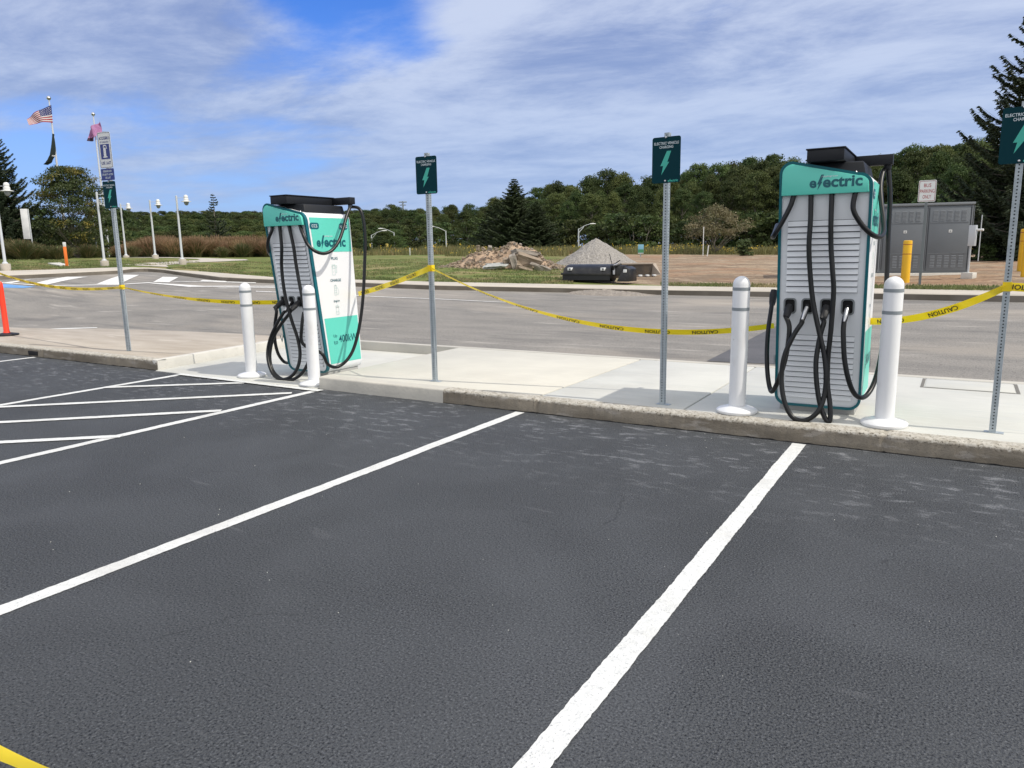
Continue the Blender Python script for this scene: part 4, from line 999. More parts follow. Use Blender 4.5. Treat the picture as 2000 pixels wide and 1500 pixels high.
def broadleaf(name, seed, H=10., R=3.2, n_clump=60, per=70, leaf=.17, material=None, base=.12, label='', cat='tree', group=None, trunk_r=.16, shape='oval', vary=.42):
    rng = np.random.default_rng(seed); rd = random.Random(seed)
    root = empty(name, (0, 0, 0), label, cat, group)
    mb = MB(); top = H * .8; pts = [(rd.uniform(-.1, .1) * i, rd.uniform(-.1, .1) * i, top * i / 6) for i in range(7)]
    mb.tube(pts, [trunk_r * (1 - .13 * i) for i in range(7)], 8)
    C = []; Rd = []
    for i in range(n_clump):
        t = rd.random(); z = H * (base + (1 - base) * (t ** .85)); f = (z / H - base) / (1 - base)
        if shape == 'oval': rr = R * math.sin(math.pi * min(1, .18 + .78 * f)) ** .6
        elif shape == 'flat': rr = R * (1.0 if f < .55 else max(.15, 1 - (f - .55) * 1.9)) * (.65 + .6 * min(f * 2, .6))
        else: rr = R * max(.08, (1 - f) ** .75) * (.7 + .6 * min(1, f * 4))
        a = rd.random() * 2 * math.pi; q = rr * (rd.random() ** .45) * rd.uniform(.75, 1.12)
        c = np.array([q * math.cos(a), q * math.sin(a), z * (1 - .02)]); C.append(c); Rd.append(R * rd.uniform(.17, .17 + vary * .35))
        if i % 3 == 0:
            s0 = Vector((0, 0, max(.2 * H * base, z - q * .8 - .3))); mb.tube([s0, s0.lerp(Vector(c), .5) + Vector((0, 0, .15)), Vector(c)], [trunk_r * .35, trunk_r * .2, .015], 5, caps=False)
    mb.build('trunk', M_BARK, root, smooth=60)
    Ps = []; Ns = []
    for c, r in zip(C, Rd):
        k = int(per * rng.uniform(.6, 1.3)); u = rng.normal(size=(k, 3)); u /= np.linalg.norm(u, axis=1)[:, None]
        u[:, 2] = np.abs(u[:, 2]) * 1.0 - .25 * rng.random(k); rad = r * (rng.random(k) ** .35)[:, None]
        Ps.append(c + u * rad * np.array([1.15, 1.15, .75])); Ns.append(u + np.array([0, 0, .6]))
    Ps = np.concatenate(Ps); Ns = np.concatenate(Ns)
    mesh_quads('crown', cards(Ps, Ns, leaf, .62, .35, rng), material or M_LEAF, root); return root
def spruce(name, seed, H=12., R=3.2, levels=34, label='', cat='tree', group=None, material=None, twig=1.0, droop=.35, sparse=0.0, upsweep=0.35, fine=1):
    rd = random.Random(seed); rng = np.random.default_rng(seed); root = empty(name, (0, 0, 0), label, cat, group)
    mb = MB(); mb.tube([(0, 0, 0), (0, 0, H * .5), (0, 0, H)], [.02 * H, .012 * H, .01], 8)
    V = []
    for i in range(levels):
        f = (i + .5) / levels; z = H * (.04 + .95 * f); Lb = R * (1 - f) ** .8 * rd.uniform(.85, 1.1) + .12
        nb = max(5, int(12 * (1 - f * .45))); a0 = rd.random() * 6.28
        for k in range(nb):
            if rd.random() < sparse: continue
            a = a0 + 2 * math.pi * k / nb + rd.uniform(-.2, .2); l = Lb * rd.uniform(.65, 1.15); dx, dy = math.cos(a), math.sin(a)
            def pt(t): 
                dr = -droop * l * math.sin(math.pi * min(t, 1) * .5) * .9 + upsweep * l * t ** 3
                return np.array([dx * l * t, dy * l * t, z + dr])
            mb.tube([Vector(pt(0)), Vector(pt(.4)), Vector(pt(.75)), Vector(pt(1))], [.012 * l + .012, .012 * l + .006, .008, .004], 4, caps=False)
            m = max(6, int(l * 9 * twig)); side = np.array([-dy, dx, 0])
            for j in range(m):
                t = .12 + .9 * j / m; p = pt(t); tl = (.16 + .34 * l * .35 * (1 - t * .75)) * rd.uniform(.7, 1.25)
                for s_ in (-1, 1, 0):
                    d = side * s_ * .8 + np.array([dx, dy, 0]) * (.55 if s_ else 1) + np.array([0, 0, rd.uniform(-.75, .05)]); d /= np.linalg.norm(d)
                    e = p + d * tl * (1 if s_ else .7)
                    for q in range(fine):
                        up = np.array([0, 0, 1.]) * rd.uniform(.5, 1) + rng.normal(size=3) * .6; w = np.cross(d, up); w /= np.linalg.norm(w) + 1e-9; w *= .045 * rd.uniform(.7, 1.4) * (1 + .05 * H / 12)
                        mid = (p + e) / 2
                        w = w * 1.35; V += [p, mid + w, e, mid - w]
                    if fine > 1:      # short needle-bearing side shoots along the twig
                        for h_ in (.35, .6, .85):
                            bse = p + (e - p) * h_
                            for sg in (-1, 1):
                                dd = d * .7 + np.cross(d, np.array([0, 0, 1.])) * sg * .7 + rng.normal(size=3) * .15; ee = bse + dd * tl * .33; ww = np.cross(dd, rng.normal(size=3)); ww /= np.linalg.norm(ww) + 1e-9; ww *= .028; mm_ = (bse + ee) / 2
                                V += [bse, mm_ + ww, ee, mm_ - ww]
    mb.build('trunk', M_BARK, root, smooth=60)
    mesh_quads('crown', np.array(V), material or M_SPRUCE, root); return root
def plant_at(o, p, s=1.0, rz=None, label=None, group=None, sz=None):
    o.location = p; o.scale = (s, s, sz or s); o.rotation_euler = (0, 0, random.uniform(0, 6.28) if rz is None else rz)
    if label: o['label'] = label
    if group: o['group'] = group
    return o
# woodland kinds
WL = 'dark green broadleaf tree of the woodland edge behind the bare field'
kinds_ = [broadleaf('woodland_tree', 11 + i, 10, 3.3 + .3 * (i % 3), 120, 150, .092, base=.10 if i % 2 else .30, label=WL, group='trees of the woodland edge', shape=['oval', 'oval', 'cone', 'oval', 'cone'][i], vary=.36) for i in range(5)]
used = [False] * 5
def wood(k, p, s, label, group, sz=None, rz=None):
    o = kinds_[k] if not used[k] else copy_tree(kinds_[k]); used[k] = True
    return plant_at(o, p, s, rz, label, group, sz)
TOP = [(700, 412), (750, 409), (800, 402), (850, 401), (900, 402), (940, 394), (980, 388), (1030, 384), (1060, 366), (1100, 357), (1150, 346), (1200, 345), (1250, 352), (1330, 333), (1380, 331), (1420, 322), (1460, 314), (1485, 300), (1530, 299), (1560, 312), (1620, 312), (1700, 302), (1760, 292), (1830, 290), (1900, 282), (2060, 280), (2200, 280)]
DST = [(700, 270), (800, 240), (900, 205), (1000, 160), (1080, 120), (1200, 105), (1400, 95), (1600, 88), (1800, 82), (2200, 78)]
rd = random.Random(5); n_w = 0
for row, (dm, hf, stp) in enumerate(((1.0, .80, 44), (1.08, .93, 40), (1.17, 1.0, 36), (1.27, 1.0, 40))):
    x = 705 + row * 11
    while x < 2140:
        d = interp(DST, x) * dm * rd.uniform(.97, 1.03); base = at_d(x, 495, d); base.z = zg(base.x, base.y)
        top = interp(TOP, x) + rd.uniform(-8, 12); h = height_px(base, top) * hf * rd.uniform(.93, 1.03)
        wd_ = rd.uniform(.85, 1.12) * (.80 if d < 130 else .95)
        where = 'far left' if x < 1000 else 'middle'
        lab = ('small distant green tree of the woodland beyond the highway lamps' if x < 1000 else WL)
        wood(rd.randrange(5), base, h / 10 * wd_, lab, 'distant woodland beyond the highway' if x < 1000 else 'trees of the woodland edge', sz=h / 10); n_w += 1
        x += stp * rd.uniform(.8, 1.2) * (150 / (d + 40)) ** .35
# wooded hill on the left, beyond the grasses
rd = random.Random(9)
HT_ = [(-60, 415), (240, 411), (300, 414), (350, 412), (450, 413), (540, 414), (620, 414), (700, 412), (760, 410)]
for row, (d0, hh, stp) in enumerate(((150, .40, 34), (190, .55, 27), (235, .68, 23), (290, .82, 20), (350, .93, 18), (410, 1.0, 15))):
    x = 160 + row * 7
    while x < 800:
        d = d0 * rd.uniform(.96, 1.04); base = at_d(x, 500, d); base.z = zg(base.x, base.y) - 1
        hor = 506 - .0175 * x; top = hor - (hor - interp(HT_, x)) * hh + rd.uniform(-1, 2); h = max(4, height_px(base, top)); s = min(h, 15)
        base.z += h - s
        wood(rd.randrange(5), base, s / 10 * 1.45, 'small distant tree of the wooded hill behind the ornamental grasses', 'trees of the wooded hill', sz=s / 10)
        x += stp * rd.uniform(.8, 1.2)
# understory shrubs along the woodland edge
sh = broadleaf('woodland_shrub', 41, 3.0, 2.0, 30, 70, .12, M_LEAF, base=.02, label='low dark shrub at the foot of the woodland edge', cat='shrub', group='shrubs at the foot of the woodland', trunk_r=.05)
first = True; x = 720; rd = random.Random(3)
while x < 2120:
    d = interp(DST, x) * rd.uniform(.90, .97); p = at_d(x, 495, d); p.z = zg(p.x, p.y)
    o = sh if first else copy_tree(sh); first = False; plant_at(o, p, rd.uniform(1.0, 1.6) * (1.7 if d > 150 else 1.15)); x += 21 * rd.uniform(.7, 1.3)

# specimen trees
sp = spruce('spruce_tree', 21, 18, 5.9, 54, 'large dark spruce at the right edge behind the green sign', twig=1.35, droop=.30, upsweep=.42, fine=2, sparse=.05)
pb_ = at_d(2037, 505, 42); pb_.z = zg(pb_.x, pb_.y); plant_at(sp, pb_, height_px(pb_, -130) / 18, 1.1)
sp2 = copy_tree(sp); p = at_d(10, 520, 56); p.z = zg(p.x, p.y); plant_at(sp2, p, height_px(p, 225) / 18 * 1.0, 2.4, 'large dark spruce at the left edge behind the white panel', sz=height_px(p, 225) / 18)
spd = spruce('spruce_tree', 33, 9, 2.6, 27, 'lone thin spruce with sparse crown rising above the wooded hill', twig=1.3, droop=.25, upsweep=.5, sparse=.55, fine=2)
p = at_d(425, 490, 120); p.z = zg(p.x, p.y); s_ = height_px(p, 377) / 9; plant_at(spd, p, s_ * .95, 0.5, sz=s_)
spe = spruce('spruce_tree', 35, 12, 3.9, 46, 'dark spruce standing clear of the woodland top, behind the rubble pile', twig=1.5, droop=.25, upsweep=.3, sparse=.0, fine=2, material=mat('green_spruce_needles', (.040, .066, .026), .65, c2=(.070, .098, .038), scale=.8, objrand=.02, sub=.1))
p = at_d(1006, 495, 112); p.z = zg(p.x, p.y); s_ = height_px(p, 347) / 12; plant_at(spe, p, s_ * 1.5, 2.0, sz=s_)
c = copy_tree(spe); p = at_d(1048, 495, 108); p.z = zg(p.x, p.y); s_ = height_px(p, 392) / 12; plant_at(c, p, s_ * 1.9, 1.0, 'shorter broad spruce right of the tall one behind the rubble pile', sz=s_)
c = copy_tree(spe); p = at_d(972, 495, 125); p.z = zg(p.x, p.y); s_ = height_px(p, 388) / 12; plant_at(c, p, s_ * 1.9, 4.0, 'shorter dark spruce left of the tall one behind the rubble pile', sz=s_)
# young tree on the left with yellowing leaves
yt = broadleaf('young_tree', 57, 8, 3.5, 330, 100, .070, M_LEAF_Y, base=.14, label='young round tree with yellowing leaves beside the orange marker post', trunk_r=.11, shape='oval', vary=.16)
p = T(153, 508); s_ = height_px(p, 330) / 7.9; plant_at(yt, p, s_ * .95, 4.4, sz=s_)
# dark conifers/shrubs behind it
for k, (px, d, top, w, lab) in enumerate(((88, 62, 424, 1.5, 'dark leafy shrub behind the white panel and young tree'), (215, 64, 400, 1.1, 'dark leafy shrub behind the sign post and lamp'), (45, 66, 400, 1.6, 'dark leafy shrub in front of the left spruce'), (130, 68, 440, 1.5, 'dark leafy shrub straight behind the young tree trunk'), (10, 60, 440, 1.5, 'dark leafy shrub at the left edge below the spruce'), (178, 60, 452, 1.2, 'dark leafy shrub between young tree and lamp'))):
    o = copy_tree(sh); o.name = 'leafy_shrub'; p = at_d(px, 508, d); p.z = zg(p.x, p.y); s_ = height_px(p, top) / 3.1; plant_at(o, p, s_ * w * .8, None, lab, 'leafy shrubs behind the lawn', sz=s_)
# spreading hawthorn-like tree and round bush in the meadow
ht = broadleaf('spreading_tree', 61, 5, 3.6, 95, 70, .085, M_LEAF_B, base=.36, label='small spreading olive brown tree in the meadow left of the right charger', trunk_r=.09, shape='flat', vary=.22)
p = at_d(1396, 502, 62); p.z = zg(p.x, p.y); s_ = height_px(p, 408) / 4.9; plant_at(ht, p, s_ * .98, 1.0, sz=s_)
rb = broadleaf('round_bush', 62, 2.0, 1.0, 60, 130, .055, M_SHRUB, base=.05, label='round dark green bush beside the spreading tree', cat='bush', trunk_r=.04)
p = at_d(1452, 502, 57); p.z = zg(p.x, p.y); s_ = height_px(p, 468) / 2.0; plant_at(rb, p, s_ * 1.15, 1.0, sz=s_)
c = copy_tree(rb); c.name = 'round_bush'; p = at_d(1925, 498, 40); p.z = zg(p.x, p.y); plant_at(c, p, .5, 2., 'low green bush at the foot of the right spruce', sz=.45)
rb2 = copy_tree(rb); p = at_d(712, 500, 66); p.z = zg(p.x, p.y); plant_at(rb2, p, .55, 0., 'pale weedy bush behind the left charger cable', sz=1.0)

# ornamental grasses
def grass_clump(name, seed, H, R, n, m1, m2, label, group, plume=.35):
    rng = np.random.default_rng(seed); V = []; MI = []
    for i in range(n):
        a = rng.random() * 6.283; r0 = R * .25 * rng.random(); out = R * rng.uniform(.15, 1.0); h = H * rng.uniform(.55, 1.0) * (1 - .25 * (out / R) ** 2); c, s = math.cos(a), math.sin(a)
        prev = np.array([c * r0, s * r0, 0.]); w0 = rng.uniform(.010, .02) 
        wv = np.array([-s, c, 0]) * w0 if rng.random() < .5 else np.array([rng.normal(), rng.normal(), 0]) * w0
        for k, t in enumerate((.4, .75, 1.0)):
            q = np.array([c * (r0 + out * t ** 1.7), s * (r0 + out * t ** 1.7), h * (t - .12 * t ** 4)])
            f = (1 - .25 * k); V += [prev - wv * f, prev + wv * f, q + wv * f * .8, q - wv * f * .8]; MI.append(1 if (k == 2 and rng.random() < plume) or (k == 1 and rng.random() < plume * .5) else 0); prev = q
    o = mesh_quads(name, np.array(V), None, None, np.array(MI), [m1, m2]); tag(o, label, 'ornamental grass', group); return o
g_red = grass_clump('fountain_grass', 71, 2.0, 1.1, 900, M_BLADEG, M_PLUME, 'russet plumed ornamental grass clump in the long bed behind the lamp posts', 'russet ornamental grasses', .9)
g_grn = grass_clump('fountain_grass', 72, 1.7, 1.1, 900, M_BLADEG, M_PLUME, 'green arching ornamental grass clump in the bed left of the lamps', 'green ornamental grasses', .12)
rd = random.Random(2); first = True
for row, (yy, dd) in enumerate(((505.5, 58), (504, 61), (503, 64))):
    x = 232 + row * 5
    while x < 590:
        p = at_d(x, 505, dd + rd.uniform(-1, 1)); p.z = zg(p.x, p.y); o = g_red if first else g_red.copy()
        if not first: COL.objects.link(o)
        first = False; s_ = height_px(p, 457 + rd.uniform(-5, 8) + (10 if x < 280 else 0)) / 1.9; plant_at(o, p, s_ * .95, None, None, None, s_)
        x += 16 * rd.uniform(.8, 1.2)
first = True
for px, dd, top in ((20, 47, 466), (45, 46, 462), (70, 47, 470), (95, 48, 474), (112, 47, 476), (60, 50, 465), (30, 50, 460), (130, 50, 474), (172, 51, 472), (190, 53, 475), (5, 48, 468), (-20, 47, 466), (435, 55, 478), (475, 56, 470), (262, 56, 476)):
    p = at_d(px, 508, dd); p.z = zg(p.x, p.y); o = g_grn if first else g_grn.copy()
    if not first: COL.objects.link(o)
    first = False; s_ = height_px(p, top) / 1.6; plant_at(o, p, s_ * .85, None, None, None, s_)
    if px > 230: o['label'] = 'green ornamental grass clump in front of the russet grasses'; o['group'] = 'green clumps before the russet grasses'

# lawn blades and meadow weeds (uncountable)
def scatter_grass(name, n, test, H, W, mats, label=None, mix=.0, lean=.3, seed=1):
    rng = np.random.default_rng(seed); V = []; MI = []; k = 0
    while k < n:
        X, Y = test(rng)
        if X is None: continue
        z = zg(X, Y) + .13; h = H * rng.uniform(.3, 1.0) * (1 if H < .3 else .55 + .9 * max(0, noise.noise(Vector((X * .22, Y * .22, 2))) + .35)); a = rng.random() * 6.28; w = W * rng.uniform(.6, 1.3)
        dx, dy = math.cos(a) * w, math.sin(a) * w; lx, ly = rng.normal() * h * lean, rng.normal() * h * lean
        V += [(X - dx, Y - dy, z), (X + dx, Y + dy, z), (X + lx + dx * .35, Y + ly + dy * .35, z + h), (X + lx - dx * .35, Y + ly - dy * .35, z + h)]; MI.append(0); k += 1
        if mix and rng.random() < mix * (1 + 7 * max(0, noise.noise(Vector((X * .16, Y * .16, 9))))):
            for _ in range(4):
                q = np.array((X + lx, Y + ly, z + h)) + rng.normal(size=3) * .09 - np.array((0, 0, .12 * rng.random())); e = .035
                V += [q + (-e, 0, 0), q + (0, e, e), q + (e, 0, 0), q + (0, -e, -e)]; MI.append(1)
    o = mesh_quads(name, np.array(V), None, None, np.array(MI), mats); o['kind'] = 'stuff'
    tag(o, label, 'grass'); return o
azl = lambda x: az_of(ray(x, 530))
def lawn_test(rng):
    a = rng.uniform(azl(-40), azl(1120)); W = wd(a); d = W + .05 + (45 - W) * rng.random() ** 1.6 if W < 45 else W; X, Y = math.sin(a) * d, math.cos(a) * d
    if noise.noise(Vector((X * .5, Y * 1.0, 0))) > .12: return None, None
    if a < azl(490) and d > 30:
        # keep the side path clear
        c = Vector((X, Y, zg(X, Y) + .14 - EYE)); px = CX + FPX * c.dot(RIGHT) / c.dot(FWD); py = CY - FPX * c.dot(UP) / c.dot(FWD)
        if in_path(px, py): return None, None
    return X, Y
PATH_PX = [(236, 523.5), (300, 518.5), (350, 515.5), (392, 513), (385, 510.5), (340, 508.6), (250, 507.6), (250, 506.6), (340, 507.2), (410, 508.6), (480, 511.2), (486, 513), (440, 515.5), (372, 518.5), (325, 524), (330, 528)]
def in_path(x, y):
    ins = False; n = len(PATH_PX); j = n - 1
    for i in range(n):
        xi, yi = PATH_PX[i]; xj, yj = PATH_PX[j]
        if (yi > y) != (yj > y) and x < (xj - xi) * (y - yi) / (yj - yi) + xi: ins = not ins
        j = i
    return ins
drape('path', PATH_PX, .150, M_SIDEWALK, 1.5)
scatter_grass('lawn_grass', 45000, lawn_test, .075, .014, [M_GRASS], 'short patchy lawn grass beyond the footway', seed=4)
def strip_test(rng):
    a = rng.uniform(azl(1290), azl(2040)); W = wd(a); d = W + rng.random() ** 1.5 * 1.0; return math.sin(a) * d, math.cos(a) * d
scatter_grass('verge_grass', 5000, strip_test, .09, .014, [M_GRASS], 'narrow green grass verge along the right footway', seed=5)
def meadow_test(rng):
    x = rng.uniform(690, 2010); a = azl(x); d = rng.uniform(61, 84) if x > 1110 or x < 870 else rng.uniform(52, 84); 
    return math.sin(a) * d, math.cos(a) * d
scatter_grass('meadow_weeds', 42000, meadow_test, .72, .03, [M_MEADOW, M_GOLD], 'tall dry meadow weeds with yellow blooms before the woodland', mix=.009, lean=.22, seed=6)

# ------------------------------------------------------------------ lamp posts on the left lawn
def lamp(base, ytop, label, proto=[None]):
    if proto[0] is None:
        r = empty('lamp_post', (0, 0, 0), label, 'lamp post', 'pale lamp posts along the left path')
        MB().lathe([(.23, 0), (.23, .34), (.215, .36)], 20).build('pedestal', mat('lamp_pedestal_concrete', (.44, .40, .35), .9, c2=(.38, .35, .3), scale=6), r)
        MB().lathe([(.14, .36), (.14, .39), (.12, .42), (.085, .44), (.07, .5), (.062, 3.0), (.058, 4.3), (.03, 4.32)], 14).build('pole', M_LAMPPOLE, r)
        mb = MB(); d = Vector((RIGHT.x, RIGHT.y, 0)).normalized(); mb.tube([(0, 0, 4.18), tuple(d * .58 + Vector((0, 0, 4.18)))], .013, 6); mb.build('arm', M_LAMPPOLE, r)
        c = d * .60
        hd = MB().lathe([(.03, 4.36), (.09, 4.34), (.13, 4.27), (.13, 4.20), (.11, 4.15), (.15, 4.12), (.155, 4.02), (.14, 3.99), (.30, 3.945), (.30, 3.93), (.16, 3.925)], 20, c=c).build('lamp_head', M_LAMPHEAD, r)
        MB().lathe([(.15, 3.923), (.145, 3.86), (.11, 3.76), (.06, 3.71), (.02, 3.70)], 14, c=c).build('lens', M_LAMPGLASS, hd)
        proto[0] = r; o = r
    else: o = copy_tree(proto[0])
    o.location = base; s = height_px(base, ytop) / 4.32; o.scale = (s, s, s); o['label'] = label; return o
lamp(T(357, 517, .13), 382, 'pale lamp post rightmost of the row, in front of the russet grasses')
lamp(at_d(304, 507.5, 49), 390.5, 'pale lamp post second from the right of the row')
lamp(at_d(247, 508, 52), 397.5, 'pale lamp post just right of the accessible charging sign')
lamp(T(205, 521, .13), 375, 'pale lamp post just left of the accessible charging sign')
lamp(at_d(191, 506, 56), 391, 'distant pale lamp post half hidden behind the nearer one')
lamp(T(12, 529, .13), 358, 'pale lamp post cut off by the left edge')
# orange and white marker post, pale slab, white banner panel
p = T(131, 521, .13); h = height_px(p, 473)
m_ = empty('marker_post', p, 'flat orange marker post with a white top on the lawn', 'marker post'); mb = MB(); mb.box(-.06, .06, -.012, .012, 0, h * .82); mb.build('body', M_ORANGE2, m_, bevel=.004); mb = MB(); mb.box(-.06, .06, -.012, .012, h * .82, h); mb.build('top', M_SIGN_WHITE, m_, bevel=.004)
m_.rotation_euler = (0, 0, math.radians(40))
sl_ = drape('stone_slab', [(94, 522), (118, 521), (136, 526), (118, 527.2)], .19, M_KERB_PALE, 2, kind=None); tag(sl_, 'flat pale concrete slab in the lawn at the footway edge', 'slab')
sol = sl_.modifiers.new('s', 'SOLIDIFY'); sol.thickness = .08
p = at_d(58, 500, 50); zb = at_d(60, 467, 50).z; zt = at_d(52, 408, 50).z
bn_ = empty('banner', (p.x, p.y, zb), 'tall white vertical banner panel in front of the left spruce', 'banner'); mb = MB(); mb.box(-.17, .17, -.05, .05, 0, zt - zb); mb.build('panel', M_BANNER, bn_, bevel=.02)
MB().tube([(.20, .05, -1.6), (.20, .05, zt - zb)], .03, 8).build('pole', M_LAMPPOLE, bn_); bn_.rotation_euler = (0, 0, math.radians(45))

# ------------------------------------------------------------------ flagpoles and flags
def flagpole(px, pyb, d, ytop, label, r=.075):
    p = at_d(px, pyb, d); p.z = zg(p.x, p.y); H = height_px(p, ytop); o = empty('flagpole', p, label, 'flagpole', 'flagpoles beyond the left trees')
    MB().lathe([(r * 1.3, 0), (r * 1.2, H * .3), (r, H * .55), (r * .6, H - .55), (r * .6, H - .35)], 14).build('pole', M_FLAGPOLE, o)
    MB().lathe([(.03, H - .4), (.05, H - .36), (.05, H - .30), (.03, H - .24)], 10).build('truck', M_SILVER, o)
    MB().lathe([(.02, H - .30), (.10, H - .26), (.15, H - .15), (.10, H - .04), (.02, H)], 14).build('finial_ball', M_SILVER, o)
    return p, H
fp1, fh1 = flagpole(134, 507, 63, 187, 'tall white flagpole carrying the striped flag, left of the young tree')
fp2, fh2 = flagpole(214, 507, 70, 219, 'white flagpole with a pink flag, behind the accessible charging sign')
def cloth(name, pts_fn, mats, pick, label, nu=40, nv=26):
    V = [pts_fn(i / nu, j / nv) for i in range(nu + 1) for j in range(nv + 1)]; F = []; MI = []
    for i in range(nu):
        for j in range(nv):
            a = i * (nv + 1) + j; F.append((a, a + nv + 1, a + nv + 2, a + 1)); MI.append(pick((i + .5) / nu, (j + .5) / nv))
    me = bpy.data.meshes.new(name); me.from_pydata([tuple(v) for v in V], [], F)
    for m in mats: me.materials.append(m)
    me.polygons.foreach_set('material_index', MI); me.polygons.foreach_set('use_smooth', [True] * len(F)); me.update()
    o = bpy.data.objects.new(name, me); COL.objects.link(o); tag(o, label, 'flag'); return o
rh = Vector((RIGHT.x, RIGHT.y, 0)).normalized(); fw = Vector((-rh.y, rh.x, 0))
pxm = 63 / FPX * 1.03
def flag_us(u, v):      # u 0 at pole -> 1 at fly; v 0 top -> 1 bottom
    top = Vector((101, 205)).lerp(Vector((52, 233)), u ** .8) + Vector((0, -3 * math.sin(u * 3.1))); bot = Vector((104, 240)).lerp(Vector((60, 248)), u) + Vector((0, -5 * math.sin(u * 2.6)))
    q = top.lerp(bot, v); p = at_d(q.x, q.y, 62.9); return p + fw * (.14 * math.sin(u * 9 + v * 1.5) * u - .05)
red, wht, nav = mat('flag_red', (.38, .02, .04), .7, sub=.3), mat('flag_white', (.72, .70, .70), .7, sub=.3), mat('flag_navy', (.02, .03, .16), .7, sub=.2)
def us_pick(u, v):
    s_ = int(v * 13)
    if u < .42 and v < 7 / 13:
        a, b = int(u / .42 * 22), int(v * 13 / 7 * 18); return 1 if (a % 4 == 1 and b % 4 == 1) or (a % 4 == 3 and b % 4 == 3) else 2
    return 0 if s_ % 2 == 0 else 1
cloth('flag', flag_us, [red, wht, nav], us_pick, 'red and white striped flag with a starred blue corner flying from the left flagpole', 60, 39)
pk = mat('flag_pink', (.55, .27, .50), .7, c2=(.40, .16, .34), scale=2.5, sub=.3)
def flag_pink(u, v):
    top = Vector((195, 236)).lerp(Vector((173, 254)), u); bot = Vector((197, 258)).lerp(Vector((172, 275)), u) + Vector((0, 6 * math.sin(u * 3)))
    q = top.lerp(bot, v); p = at_d(q.x, q.y, 69.8); return p + fw * (.25 * math.sin(u * 8 + v * 2) - .05)
cloth('flag', flag_pink, [pk, mat('flag_dark_corner', (.05, .03, .06), .7)], lambda u, v: 1 if u > .72 and v > .72 else 0, 'faded pink flag on the flagpole behind the accessible charging sign', 20, 14)
dk = mat('flag_black_green', (.015, .024, .02), .7)
def flag_dark(u, v):
    c0 = [Vector(q) for q in ((105.5, 262), (104, 285), (103, 303), (97, 318), (92, 322))]; t = v * 3.999; k = int(t); c = c0[k].lerp(c0[k + 1], t - k)
    w = 1.2 + 3.0 * math.sin(math.pi * min(1, v * .95 + .03)) + (1.4 if v > .7 else 0); q = c + Vector(((u - .5) * 2 * w, 0)); p = at_d(q.x, q.y, 62.85)
    return p + fw * (.18 * math.sin(u * 6 + v * 5) - .08)
cloth('flag', flag_dark, [dk, wht], lambda u, v: 1 if .48 < v < .53 and u > .6 else 0, 'dark furled flag hanging limp below the striped flag', 12, 24)

# ------------------------------------------------------------------ far highway lamps, signs and stakes
def highway_lamp(px, pyb, ytop, side, d, label, two=True):
    p = at_d(px, pyb, d); H = height_px(p, ytop) * .90; p.z -= 2; o = empty('highway_lamp', p, label, 'street lamp', 'highway lamps before the far woodland', 0)
    MB().lathe([(.16 * min(1, d / 130), 0), (.10 * min(1, d / 130), H + 2)], 8).build('pole', M_LAMPPOLE, o)
    e = rh * side * 2.4 * min(1, d / 150) ; z = H + 2; k_ = min(1, d / 150)
    mb = MB(); mb.tube([(0, 0, z - .1), tuple(e * .55 + Vector((0, 0, z + .55 * k_))), tuple(e + Vector((0, 0, z + .85 * k_)))], .06 * k_, 6)
    if two: mb.tube([(0, 0, z - .9 * k_), tuple(e * .45 + Vector((0, 0, z + .35 * k_)))], .05, 6)
    mb.build('arm', M_LAMPPOLE, o)
    mb = MB(); c = e + Vector((0, 0, z + .85 * k_)); mb.tube([c - rh * .1 * side, c + rh * side * .5 * k_, c + rh * side * 1.0 * k_], [.08 * k_, .14 * k_, .06 * k_], 8); mb.build('lamp_head', M_LAMPHEAD, o)
highway_lamp(727, 494, 455, 1, 165, 'far highway lamp just right of the left charger, arm pointing right')
highway_lamp(771, 488, 450, -1, 165, 'far highway lamp behind the amber diamond sign, arm pointing left', False)
highway_lamp(872, 491, 446, -1, 150, 'far highway lamp right of the sign post, arm pointing left', False)
highway_lamp(1130, 492, 441, 1, 84, 'far highway lamp behind the gravel heap, arm pointing right')
def small_sign(px, py, w_px, h_px, d, material, label, rot=0, name='road_sign', post_to=None, txt=None):
    c = at_d(px, py, d); k = d / FPX * 1.02; o = empty(name, c, label, 'sign'); a = math.atan2(rh.y, rh.x); o.rotation_euler = (0, 0, a)
    mb = MB(); M = Matrix.Rotation(math.radians(rot), 4, 'Y'); w, h = w_px * k, h_px * k
    mb.box(-w / 2, w / 2, -.02, .02, -h / 2, h / 2, M); pn = mb.build('panel', material, o, bevel=.01)
    gz = zg(c.x, c.y) - c.z - 1; MB().tube([(0, .06, gz), (0, .06, h * .3)], .04, 6).build('post', M_GALV, o)
    return o, pn, w, h
o, pn, w, h = small_sign(772, 490, 6.6, 6.6, 95, M_SIGNYEL, 'amber diamond warning sign below the far highway lamp', 45)
MB().box(-.035, .035, -.03, -.024, -.13, .13).build('symbol', M_BLACK, pn, smooth=0)
o, pn, w, h = small_sign(846, 483, 6.0, 6.0, 110, M_SIGNYEL, 'amber diamond warning sign right of the green sign post', 45)
MB().box(-.04, .04, -.03, -.024, -.15, .15).build('symbol', M_BLACK, pn, smooth=0)
for px, lab in ((722, 'yellow and black chevron sign by the left highway lamp'), (756, 'yellow and black chevron sign between two far highway lamps')):
    o, pn, w, h = small_sign(px, 479.5, 4.6, 6.6, 130, mat('dull_yellow_sheet', (.55, .42, .10), .5), lab)
    mb = MB(); mb.add([(w * .3, -.028, h * .42), (-w * .25, -.028, 0), (w * .3, -.028, -h * .42), (w * .02, -.028, -h * .42), (-w * .48, -.028, 0), (w * .02, -.028, h * .42)], [(0, 5, 4, 1), (1, 4, 3, 2)]); mb.build('chevron', M_BLACK, pn, smooth=0)
